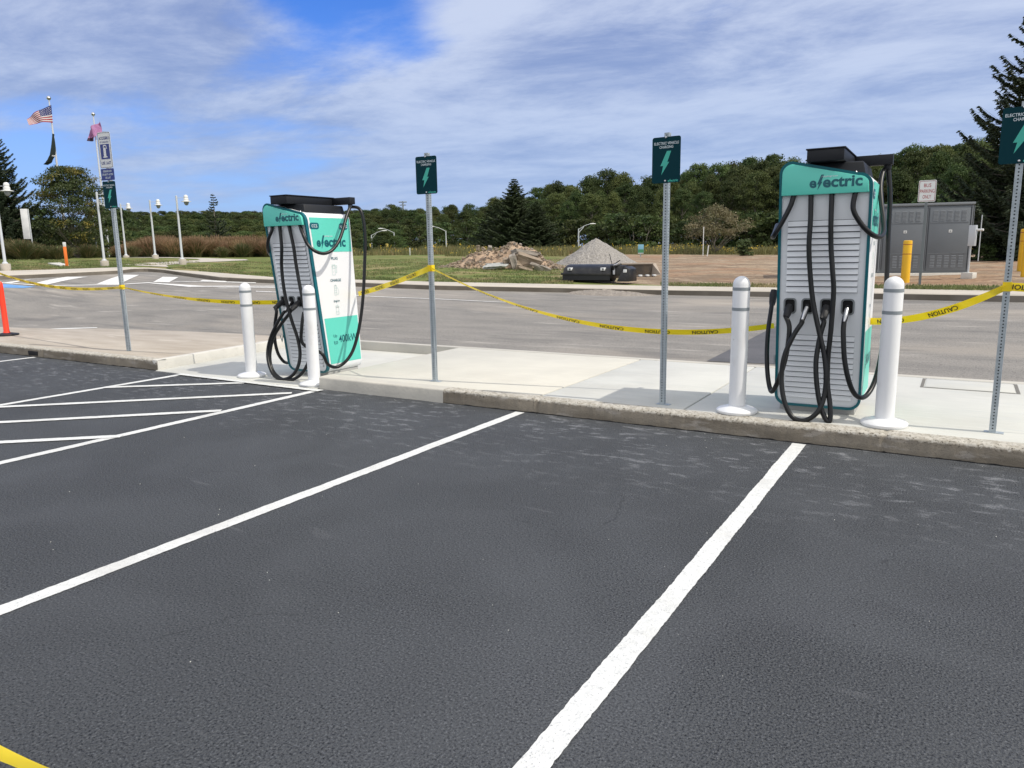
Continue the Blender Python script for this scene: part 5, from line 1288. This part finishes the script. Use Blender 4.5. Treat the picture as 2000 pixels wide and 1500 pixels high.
o, pn, w, h = small_sign(1251.5, 486, 10.5, 16, 52, mat('notice_sky_blue', (.16, .36, .50), .5), 'small blue and green notice board on a black post in the field', name='notice_board')
MB().box(-w / 2 + .01, w / 2 - .01, -.026, -.022, -h / 2 + .03, -.04).build('picture', mat('notice_green', (.05, .22, .10), .5), pn, smooth=0)
MB().box(-w / 2, w / 2, -.03, .03, -h / 2 - .02, -h / 2 + .015).build('ledge', M_SIGN_WHITE, pn, smooth=0)
def stake(px, pyb, ytop, d, label, r=.035, lean=0.0):
    p = at_d(px, pyb, d); H = height_px(p, ytop); mb = MB(); mb.tube([(p.x, p.y, p.z - .3), (p.x + lean, p.y, p.z + H)], [r * .9, r], 8); tag(mb.build('stake', M_SIGN_WHITE, None), label, 'stake', 'white stakes in the meadow')
stake(801, 502, 484, 60, 'thin white stake in the grass left of the green sign post')
stake(1373, 494, 443, 55, 'tall white stake in front of the spreading tree', .03)
stake(1380, 503, 479, 54, 'short white stake leaning right beside the tall stake', .04, .12)
# tiny transmission mast on the skyline
p = at_d(787, 405, 420); mb = MB(); mb.tube([(p.x, p.y, p.z - 12), (p.x, p.y, at_d(787, 393, 420).z)], .5, 5); w_ = rh * 2.2; z_ = at_d(787, 394.5, 420).z
mb.tube([Vector((p.x, p.y, z_)) - w_, Vector((p.x, p.y, z_)) + w_], .35, 5); mb.tube([Vector((p.x, p.y, z_ - 1.6)) - w_ * .8, Vector((p.x, p.y, z_ - 1.6)) + w_ * .8], .3, 5)
tag(mb.build('transmission_mast', mat('faint_mast_grey', (.22, .26, .32), .6), None), 'tiny transmission mast on the skyline left of the middle sign', 'mast')
# guard rail by the far road
a_, b_ = at_d(728, 491, 120), at_d(806, 495, 95); mb = MB(); mb.add([a_ - Vector((0, 0, .15)), b_ - Vector((0, 0, .15)), b_ + Vector((0, 0, .15)), a_ + Vector((0, 0, .15)), a_ + fw * .08, b_ + fw * .08], [(0, 1, 5, 4), (4, 5, 2, 3)])
gr = mb.build('guard_rail', M_GALV, None, smooth=0); tag(gr, 'low grey guard rail along the far road behind the weeds', 'guard rail')
for t in (.05, .35, .65, .95):
    c = a_.lerp(b_, t); MB().tube([(c.x, c.y, c.z - .8), (c.x, c.y, c.z + .1)], .06, 5).build('post', M_GALV, gr)

# ------------------------------------------------------------------ rubble, gravel, attachments
def rock_mesh(rd, sx, sy, sz, subd=1, ang=.18):
    bm = bmesh.new(); bmesh.ops.create_cube(bm, size=1); bmesh.ops.subdivide_edges(bm, edges=bm.edges[:], cuts=subd, use_grid_fill=True)
    o = Vector((rd.random() * 90, rd.random() * 90, 0))
    for v in bm.verts:
        n = Vector((noise.noise(v.co * 1.7 + o), noise.noise(v.co * 1.7 + o + Vector((9, 0, 0))), noise.noise(v.co * 1.7 + o + Vector((0, 9, 0))))); v.co += n * ang * 2
        v.co.x *= sx; v.co.y *= sy; v.co.z *= sz
    vs = [v.co.copy() for v in bm.verts]; fs = [[v.index for v in f.verts] for f in bm.faces]; bm.verts.index_update(); fs = [[v.index for v in f.verts] for f in bm.faces]; bm.free(); return vs, fs
def mound(name, cx, cy, rx, ry, hfun, n, material, dz=.13, rough=.05, fr=3.0, a=0.0):
    R_ = Matrix.Rotation(a, 2)
    def fn(u, v):
        q = R_ @ Vector((u * rx, v * ry)); X, Y = cx + q.x, cy + q.y; h = hfun(u, v)
        if h > .01: h += rough * (noise.noise(Vector((X * fr, Y * fr, 0))) + .6 * noise.noise(Vector((X * fr * 2.7, Y * fr * 2.7, 4)))) * min(1, h * 4)
        return (X, Y, zg(X, Y) + dz - .04 + max(-.02, h))
    return grid_mesh(name, lin(-1, 1, n), lin(-1, 1, n), fn, material, kind='stuff')
pr = T(985, 527, .13); pr2 = T(1000, 524, .13); A_R = math.atan2(rh.y, rh.x)
kpx = math.hypot(pr.x, pr.y) / FPX
pc = pr + fw * 2.3
# height profile across the view (photo columns 870..1110): two humps
prof = [(-1.0, 0), (-.78, .16), (-.55, .48), (-.35, .60), (-.12, .62), (.0, .80), (.12, 1.0), (.28, .85), (.42, .74), (.52, .62), (.68, .30), (.85, .12), (1.0, 0)]
hm = height_px(pc, 473)
def hrub(u, v): return hm * interp(prof, u) * max(0, 1 - abs(v) ** 1.5)
rub = mound('rubble_pile', pc.x, pc.y, 128 * kpx, 1.8, hrub, 90, M_RUBBLE, rough=.13, fr=2.2, a=A_R); tag(rub, 'heap of brown earth and broken rubble on the lawn', 'rubble pile')
# loose stones over the heap, uncountable
rd = random.Random(8); mb = MB()
for i in range(650):
    u, v = rd.uniform(-1.02, 1.05), rd.uniform(-1.02, .4); h = hrub(u, v) if abs(u) < 1 and abs(v) < 1 else 0; q = Matrix.Rotation(A_R, 2) @ Vector((u * 128 * kpx, v * 1.8)); X, Y = pc.x + q.x, pc.y + q.y
    sz = rd.choice((.04, .05, .05, .06, .08, .11)) * rd.uniform(.7, 1.3) * (1.2 if v < -.7 else 1); vs, fs = rock_mesh(rd, sz, sz * .8, sz * .7, 1)
    Rm = Matrix.Rotation(rd.random() * 6, 3, 'Z') @ Matrix.Rotation(rd.uniform(-.8, .8), 3, 'X'); mb.m = 1 if rd.random() < .12 else 0
    mb.add([Rm @ w + Vector((X, Y, zg(X, Y) + .13 + h + sz * .1)) for w in vs], fs)
so_ = mb.build('rubble_stones', [M_STONE, M_STONE_G], None, smooth=0); tag(so_, 'small broken stones scattered over the rubble heap', 'stones', kind='stuff')
# big broken concrete slabs
def slabrock(px, py, d_off, sx, sy, sz, rot, label, material=M_STONE, seed=0):
    rd = random.Random(seed + 100); c = at_d(px, py, math.hypot(pr.x, pr.y) + d_off); vs, fs = rock_mesh(rd, sx * kpx, sy, sz * kpx, 2, .13)
    Rm = Matrix.Rotation(A_R, 3, 'Z') @ Matrix.Rotation(math.radians(rot), 3, 'Y') @ Matrix.Rotation(math.radians(rd.uniform(-12, 12)), 3, 'X'); mb = MB(); mb.add([Rm @ w for w in vs], fs)
    o = mb.build('concrete_chunk', material, None, smooth=0, bevel=.012); o.location = c; tag(o, label, 'broken concrete', 'large broken concrete slabs against the rubble heap')
slabrock(1030, 508, .2, 52, .5, 17, 17, 'long thick slab leaning to the right across the heap, largest of the broken slabs', seed=1)
slabrock(1028, 495, .7, 48, .5, 9, 9, 'grey flat slab lying on top of the largest slab', M_STONE_G, 2)
slabrock(1055, 523, .0, 38, .5, 11, 20, 'grey slab with its right end on the ground, lowest right', M_STONE_G, 3)
slabrock(1003, 512, .0, 13, .4, 28, -14, 'dark upright slab wedged at the left end of the big slabs', M_STONE_G, 4)
slabrock(1013, 524, -.1, 12, .4, 14, 25, 'small blocky chunk under the left end of the big slabs', M_STONE, 5)
slabrock(1027, 525, -.25, 26, .4, 8, 4, 'low flat chunk lying on the grass below the big slabs', M_STONE, 6)
slabrock(988, 510, .1, 12, .35, 10, 0, 'rounded tan chunk left of the dark upright slab', M_STONE, 7)
slabrock(968, 519, -.1, 42, .6, 5, -3, 'thin pale slab lying nearly flat at the foot of the heap', mat('pale_broken_concrete', (.42, .43, .40), .9, c2=(.28, .29, .28), scale=12), 8)
slabrock(933.5, 485, 1.1, 6, .25, 11, 3, 'upright pinkish block on the left ridge of the heap', M_STONE, 9)
slabrock(944, 487, 1.1, 8, .25, 6, 30, 'small tan block right of the upright pinkish one', M_STONE, 10)
slabrock(957, 485, 1.1, 8, .25, 8, 10, 'squarish block with a shadowed side on the ridge of the heap', M_STONE_G, 11)
slabrock(969, 487, 1.2, 8, .3, 6, 5, 'small pale block right of the squarish one on the ridge', M_STONE, 12)
# gravel heap
pg_ = T(1172, 520, .13); pgc = pg_ + fw * 1.7; hg = height_px(pgc, 464); kg = math.hypot(pgc.x, pgc.y) / FPX
def hgr(u, v):
    r = math.hypot(u, v); return hg * max(0, (1 - r) * 1.02 - .02 + .05 * math.sin(3 * math.atan2(v, u) + 1) * r + .07 * noise.noise(Vector((u * 3, v * 3, 5))) * min(1, r * 2.5))
gp = mound('gravel_pile', pgc.x, pgc.y, 84 * kg * 1.03, 84 * kg, lambda u, v: hgr(u, v), 120, M_GRAVEL, rough=.05, fr=7, a=A_R); tag(gp, 'pointed heap of grey gravel behind the sweeper attachment', 'gravel pile')
ps = T(1190, 571, .05)
def hsp(u, v): return .15 * max(0, 1 - (abs(u) ** 1.6 + abs(v) ** 2)) * (1 + .5 * noise.noise(Vector((u * 4, v * 3, 1))))
spill = mound('gravel_spill', ps.x, ps.y, 1.55, .55, hsp, 90, mat('dusty_gravel', (.23, .205, .18), .95, c2=(.31, .28, .245), scale=12, bump=1., bscale=25, bdist=.04, layers=[((.20, .18, .17), 26, .57, .64, .7)]), dz=.0, rough=.04, fr=9, a=A_R * .15)
tag(spill, 'low spill of gravel at the far kerb in front of the sweeper', 'gravel')
# sweeper attachment
pw0 = T(1100, 550, .13); pw1 = T(1192, 555, .13); dvec = pw1 - pw0; Lw = dvec.length; aw = math.atan2(dvec.y, dvec.x)
sw = empty('sweeper_attachment', pw0, 'black drum sweeper attachment resting on the grass by the gravel heap', 'sweeper', None, aw)
hw = height_px(pw0, 517)
pf = [(0.0, .16), (-.02, .22), (.0, .28)] + [(.46 - .46 * math.cos(a), .28 + (hw - .28) * math.sin(a)) for a in [math.radians(q) for q in (20, 40, 60, 80, 90)]] + [(.55, hw), (.75, hw * .8), (.78, .2)]
mb = MB(); n = len(pf); mb.add([(0, y, z) for y, z in pf] + [(Lw, y, z) for y, z in pf], [tuple(range(n)), tuple(range(2 * n - 1, n - 1, -1))] + [((i + 1) % n, i, n + i, n + (i + 1) % n) for i in range(n)]); mb.build('hood', M_SWEEP, sw, smooth=35)
mb = MB(); mb.box(-.04, Lw + .02, -.07, -.02, .20, .27); mb.build('bumper_bar', M_SWEEP, sw, bevel=.01)
mb = MB(); mb.tube([(.04, .32, .17), (Lw - .04, .32, .17)], .17, 16); mb.build('brush', M_BLACK_MATTE, sw)
for x_ in (Lw * .10, Lw * .80):
    mb = MB(); mb.box(x_, x_ + .13, -.03, .12, .335, .42); lp = mb.build('work_light', M_SIGN_WHITE, sw, bevel=.01); mb = MB(); mb.box(x_ + .07, x_ + .11, -.035, -.031, .35, .40); mb.build('lens', M_BLACK, lp)
mb = MB(); mb.box(Lw + .0, Lw + .34, .10, .5, .18, hw * .93); mb.tube([(Lw + .06, .1, hw * .55), (Lw + .1, .0, hw * .9), (Lw + .25, .2, hw * 1.02)], .03, 8); mb.tube([(Lw - .1, .3, hw), (Lw - .16, .25, hw + .3)], .012, 6); mb.tube([(Lw + .02, .2, hw), (Lw + .26, .1, hw + .12)], .016, 6); mb.build('drive_unit', M_SWEEP, sw, bevel=.02)
mb = MB(); mb.box(Lw + .06, Lw + .12, .04, .09, .22, hw * .95); mb.tube([(Lw + .09, .05, hw * .95), (Lw + .2, .1, hw * 1.05)], .025, 6); mb.build('hydraulic_motor', M_SILVER, sw)
mb = MB(); mb.add([(Lw + .22, -.05, .02), (Lw + .62, -.05, .02), (Lw + .60, -.02, hw * .75), (Lw + .45, 0, hw * .9), (Lw + .22, .5, .02), (Lw + .62, .5, .02), (Lw + .60, .5, hw * .75), (Lw + .45, .5, hw * .9)], [(0, 1, 2, 3), (7, 6, 5, 4), (1, 5, 6, 2), (2, 6, 7, 3), (3, 7, 4, 0), (0, 4, 5, 1)]); mb.build('side_guard', M_SWEEP, sw, bevel=.02)
mb = MB(); mb.box(0, Lw, -.045, -.03, .05, .20); mb.build('skirt', M_BLACK_MATTE, sw)
mb = MB(); mb.box(Lw - .012, Lw + .012, .0, .70, .10, hw * .96); mb.build('end_plate', M_SWEEP, sw, bevel=.006)
mb = MB(); mb.box(Lw + .44, Lw + .54, -.07, -.03, hw * .55, hw * .72); mb.build('reflector', M_SIGN_WHITE, sw, bevel=.008)
# loader bucket beyond it
q0 = T(1212, 542, .13); q1 = T(1277, 541.5, .13); dv = q1 - q0; Lb = dv.length; ab = math.atan2(dv.y, dv.x)
bk = empty('loader_bucket', q0, 'open dusty steel loader bucket with teeth right of the sweeper', 'bucket', None, ab); hb = height_px(q0, 516.5)
mb = MB(); mb.add([(-.1, 0, .03), (Lb, 0, .03), (Lb + .12, .55, hb), (-.1, .55, hb), (-.1, .60, .05), (Lb + .1, .60, .05)], [(0, 1, 5, 4), (4, 5, 2, 3)]); o_ = mb.build('shell', M_RUST, bk, smooth=0); sm = o_.modifiers.new('s', 'SOLIDIFY'); sm.thickness = .03
mb = MB(); mb.add([(Lb, 0, .03), (Lb + .30, .2, .06), (Lb + .25, .62, hb), (Lb + .12, .60, hb), (Lb + .1, .62, .05)], [(0, 1, 2, 3, 4)]); o_ = mb.build('side_plate', mat('pale_dusty_steel', (.34, .29, .24), .7), bk, smooth=0); sm = o_.modifiers.new('s', 'SOLIDIFY'); sm.thickness = .02
mb = MB(); mb.box(-.12, Lb + .14, .53, .60, hb - .02, hb + .03); mb.build('top_lip', mat('pale_dusty_steel', (.34, .29, .24)), bk, bevel=.005)
for i in range(5):
    x_ = Lb * (.12 + .21 * i); mb = MB(); mb.box(x_, x_ + .10, -.10, .05, .02, .075); mb.build('tooth', M_SIGN_WHITE, bk, bevel=.01)
mb = MB(); mb.box(-.05, Lb + .02, -.04, .03, .0, .03); mb.build('cutting_edge', M_RUST, bk)

# ------------------------------------------------------------------ grey switchgear cabinet, its pad and neighbours
DC = 23.5
c0, c1 = at_d(1700, 540, DC + .3), at_d(1890, 533, DC + .9); 
c1.z = c0.z = min(zg(c1.x, c1.y), zg(c0.x, c0.y)) + .10
dv = c1 - c0; dv.z = 0; Lc = dv.length; ac = math.atan2(dv.y, dv.x); ext = 1.3
cb = empty('switchgear_cabinet', c0, 'long grey electrical switchgear cabinet with vented doors behind the right charger', 'electrical cabinet', None, ac)
hc = height_px(c1, 394) 
MB().box(-ext - .1, Lc + .12, -.14, 1.3, -.22, .11).build('concrete_base', M_KERB_PALE, cb, bevel=.01)
MB().box(-ext, Lc, 0, 1.1, .112, hc - .07).build('housing', M_CAB, cb, bevel=.006)
MB().box(-ext - .04, Lc + .03, -.05, 1.15, hc - .07, hc).build('roof', M_CAB_L, cb, bevel=.008)
nd_ = 3; dw = (Lc + ext) / (nd_ + .32)
for i in range(nd_ + 1):
    x1_ = Lc - .07 - i * (dw); x0_ = max(x1_ - dw + .13, -ext + .02)
    if x1_ - x0_ < .1: continue
    mb = MB(); mb.box(x0_, x1_, -.035, 0, .17, hc - .12); dr = mb.build('door', M_CAB, cb, bevel=.008)
    for (za, zb_) in ((hc * .76, hc * .90), (.26, .26 + hc * .17)):
        mb = MB(); nb = 5; bw = (x1_ - x0_ - .12) / nb
        for k in range(nb):
            for j in range(8):
                z_ = za + (zb_ - za) * j / 8; xx = x0_ + .06 + k * bw
                mb.add([(xx + .03, -.036, z_), (xx + bw - .03, -.036, z_), (xx + bw - .03, -.043, z_ + .006), (xx + .03, -.043, z_ + .006), (xx + .03, -.036, z_ + .026), (xx + bw - .03, -.036, z_ + .026)], [(0, 1, 2, 3), (3, 2, 5, 4)])
        mb.build('vent', M_CAB_V, dr, smooth=0)
        mb = MB(); zz = za - .05 if za > 1 else zb_ + .04; mb.box(x0_ + .02, x1_ - .02, -.042, -.035, zz, zz + .012); mb.build('rib', M_CAB_L, dr)
    mb = MB(); mb.box(x0_ + .50 * (x1_ - x0_), x0_ + .50 * (x1_ - x0_) + .085, -.039, -.0355, hc * .60, hc * .60 + .075); lb = mb.build('label_plate', M_SIGN_WHITE, dr)
    MB().box(x0_ + .5 * (x1_ - x0_) + .02, x0_ + .5 * (x1_ - x0_) + .065, -.041, -.0395, hc * .60 + .02, hc * .60 + .05).build('symbol', M_CAB, lb, smooth=0)
    mb = MB(); mb.box(x1_ + .03, x1_ + .065, -.03, 0, .15, hc - .1); mb.box(x1_ + .085, x1_ + .10, -.02, 0, .15, hc - .1); mb.build('door_post', M_CAB_L, cb)
# bus parking sign
p = at_d(1796, 556, 20.6); p.z = zg(p.x, p.y) + .12; Hb = height_px(p, 352); bs = empty('bus_sign', p, 'white and red BUS PARKING ONLY sign on a dark post before the grey cabinet', 'sign', None, math.radians(6))
MB().box(-.028, .028, -.02, .02, 0, Hb).build('post', mat('dark_galvanised', (.16, .18, .19), .6, .3), bs, smooth=0)
pw_, ph_ = .37, .50; zc_ = Hb - ph_ / 2 + .0
pn = plate('sign_panel', pw_, ph_, 0, -.024, zc_, M_SIGN_WHITE, bs, r=.03); f = lambda u, v: (u * .88, -.0295, zc_ + v * .88)
mb = MB(); 
for t_, v, w in (('BUS', .15, .17), ('PARKING', 0, .34), ('ONLY', -.15, .20)): put_text(mb, t_, f, 0, v, width=w, height=.095, bold=.0)
mb.build('lettering', M_SIGN_RED, pn, smooth=0)
mb = MB(); mb.ring(rrect(-.195, .195, -.265, .265, .025, 4), rrect(-.185, .185, -.255, .255, .02, 4), 0, 0); mb.v = [(x * .88, -.0293, z * .88 + zc_) for x, y, z in mb.v]; mb.build('border', M_SIGN_RED, pn, smooth=0)
# yellow bollards
def ybol(px, pyb, ytop, d, label, wpx):
    p = at_d(px, pyb, d); H = height_px(p, ytop); r = wpx / 2 * d / FPX; o = empty('yellow_bollard', p, label, 'bollard', 'yellow bollards round the grey cabinet')
    MB().lathe([(r, -.15), (r, H - .04), (r * .97, H - .01), (r * .7, H)], 24).build('post', M_YELLOW, o)
    for z in (H - .10, H - .34): MB().lathe([(r + .001, z - .008), (r + .003, z), (r + .001, z + .008)], 24).build('red_band', M_REDBAND, o)
ybol(1767, 555, 469.5, 21.5, 'yellow bollard with thin red bands left of the bus parking sign', 14)
ybol(1996, 527, 447, 26, 'yellow bollard with thin red bands behind the right green sign post', 14)
ybol(2004, 540, 450, 23, 'yellow bollard cut off by the right edge', 15)
# small meter box on a post
p = at_d(1889, 537, 22.5); Hm = height_px(p, 440); mbx = empty('meter_box', p, 'small grey meter box on a thin post at the right end of the cabinet', 'meter box', None, math.radians(-20))
MB().tube([(0, .05, -.1), (0, .05, Hm)], .022, 8).build('post', M_LAMPPOLE, mbx); MB().box(-.03, .13, -.08, .04, Hm - .52, Hm).build('enclosure', M_LAMPPOLE, mbx, bevel=.01)
MB().tube([(.22, 0, Hm - .9), (.22, 0, Hm + .25)], .012, 6).build('conduit', M_LAMPPOLE, mbx); MB().tube([(.12, 0, Hm - .12), (.28, 0, Hm - .12)], .03, 8).build('camera_head', M_LAMPHEAD, mbx)
MB().box(-.12, .16, -.10, .18, -.1, .06).build('footing', M_KERB_PALE, mbx, bevel=.01)

# ------------------------------------------------------------------ litter and dark details at the kerb
p = G(1275, 830, .0); mb = MB(); mb.tube([p + Vector((-.05, 0, .012)), p + Vector((-.02, .015, .02)), p + Vector((.02, -.01, .012)), p + Vector((.05, .01, .015))], .006, 5, smooth=4); tag(mb.build('litter_scrap', M_SIGN_WHITE, None), 'scrap of white litter on the asphalt below the middle kerb', 'litter')
p = G(787, 776, .0); mb = MB(); mb.tube([p + Vector((-.02, 0, .005)), p + Vector((-.01, .01, .03)), p + Vector((.01, .0, .045)), p + Vector((.03, 0, .04))], .004, 5, smooth=4); tag(mb.build('litter_scrap', M_SIGN_WHITE, None), 'curled bit of white string at the new kerb left of the middle sign', 'litter')
p = G(64, 690, .06); mb = MB(); mb.box(-.17, .13, -.004, .05, -.04, .035); o = mb.build('drain_slot', M_HOLE, None, bevel=.008); o.location = (p.x, 6.300, .06); tag(o, 'dark drain slot cut in the face of the left kerb', 'drain')
# loose grit and chips on the asphalt
rd = random.Random(12)
for nm, mt_, n_ in (('pale_grit', M_CONC_WHITE, 130), ('dark_grit', M_BLACK_MATTE, 200)):
    mb = MB()
    for i in range(n_):
        if i % 3 == 0: X, Y = rd.uniform(-12, 2), 6.27 - abs(rd.gauss(0, .12))
        else: X, Y = rd.uniform(-7, 1.5), rd.uniform(1.4, 6.2)
        r = rd.uniform(.001, .0035); mb.lathe([(r * .8, 0), (r, r * .6), (r * .5, r * 1.1)], 5, c=(X, Y, 0))
    tag(mb.build(nm, mt_, None, smooth=0), 'loose ' + nm.replace('_', ' ') + ' scattered over the asphalt', 'grit', kind='stuff')
print('woodland', n_w, 'objects', len(bpy.data.objects))
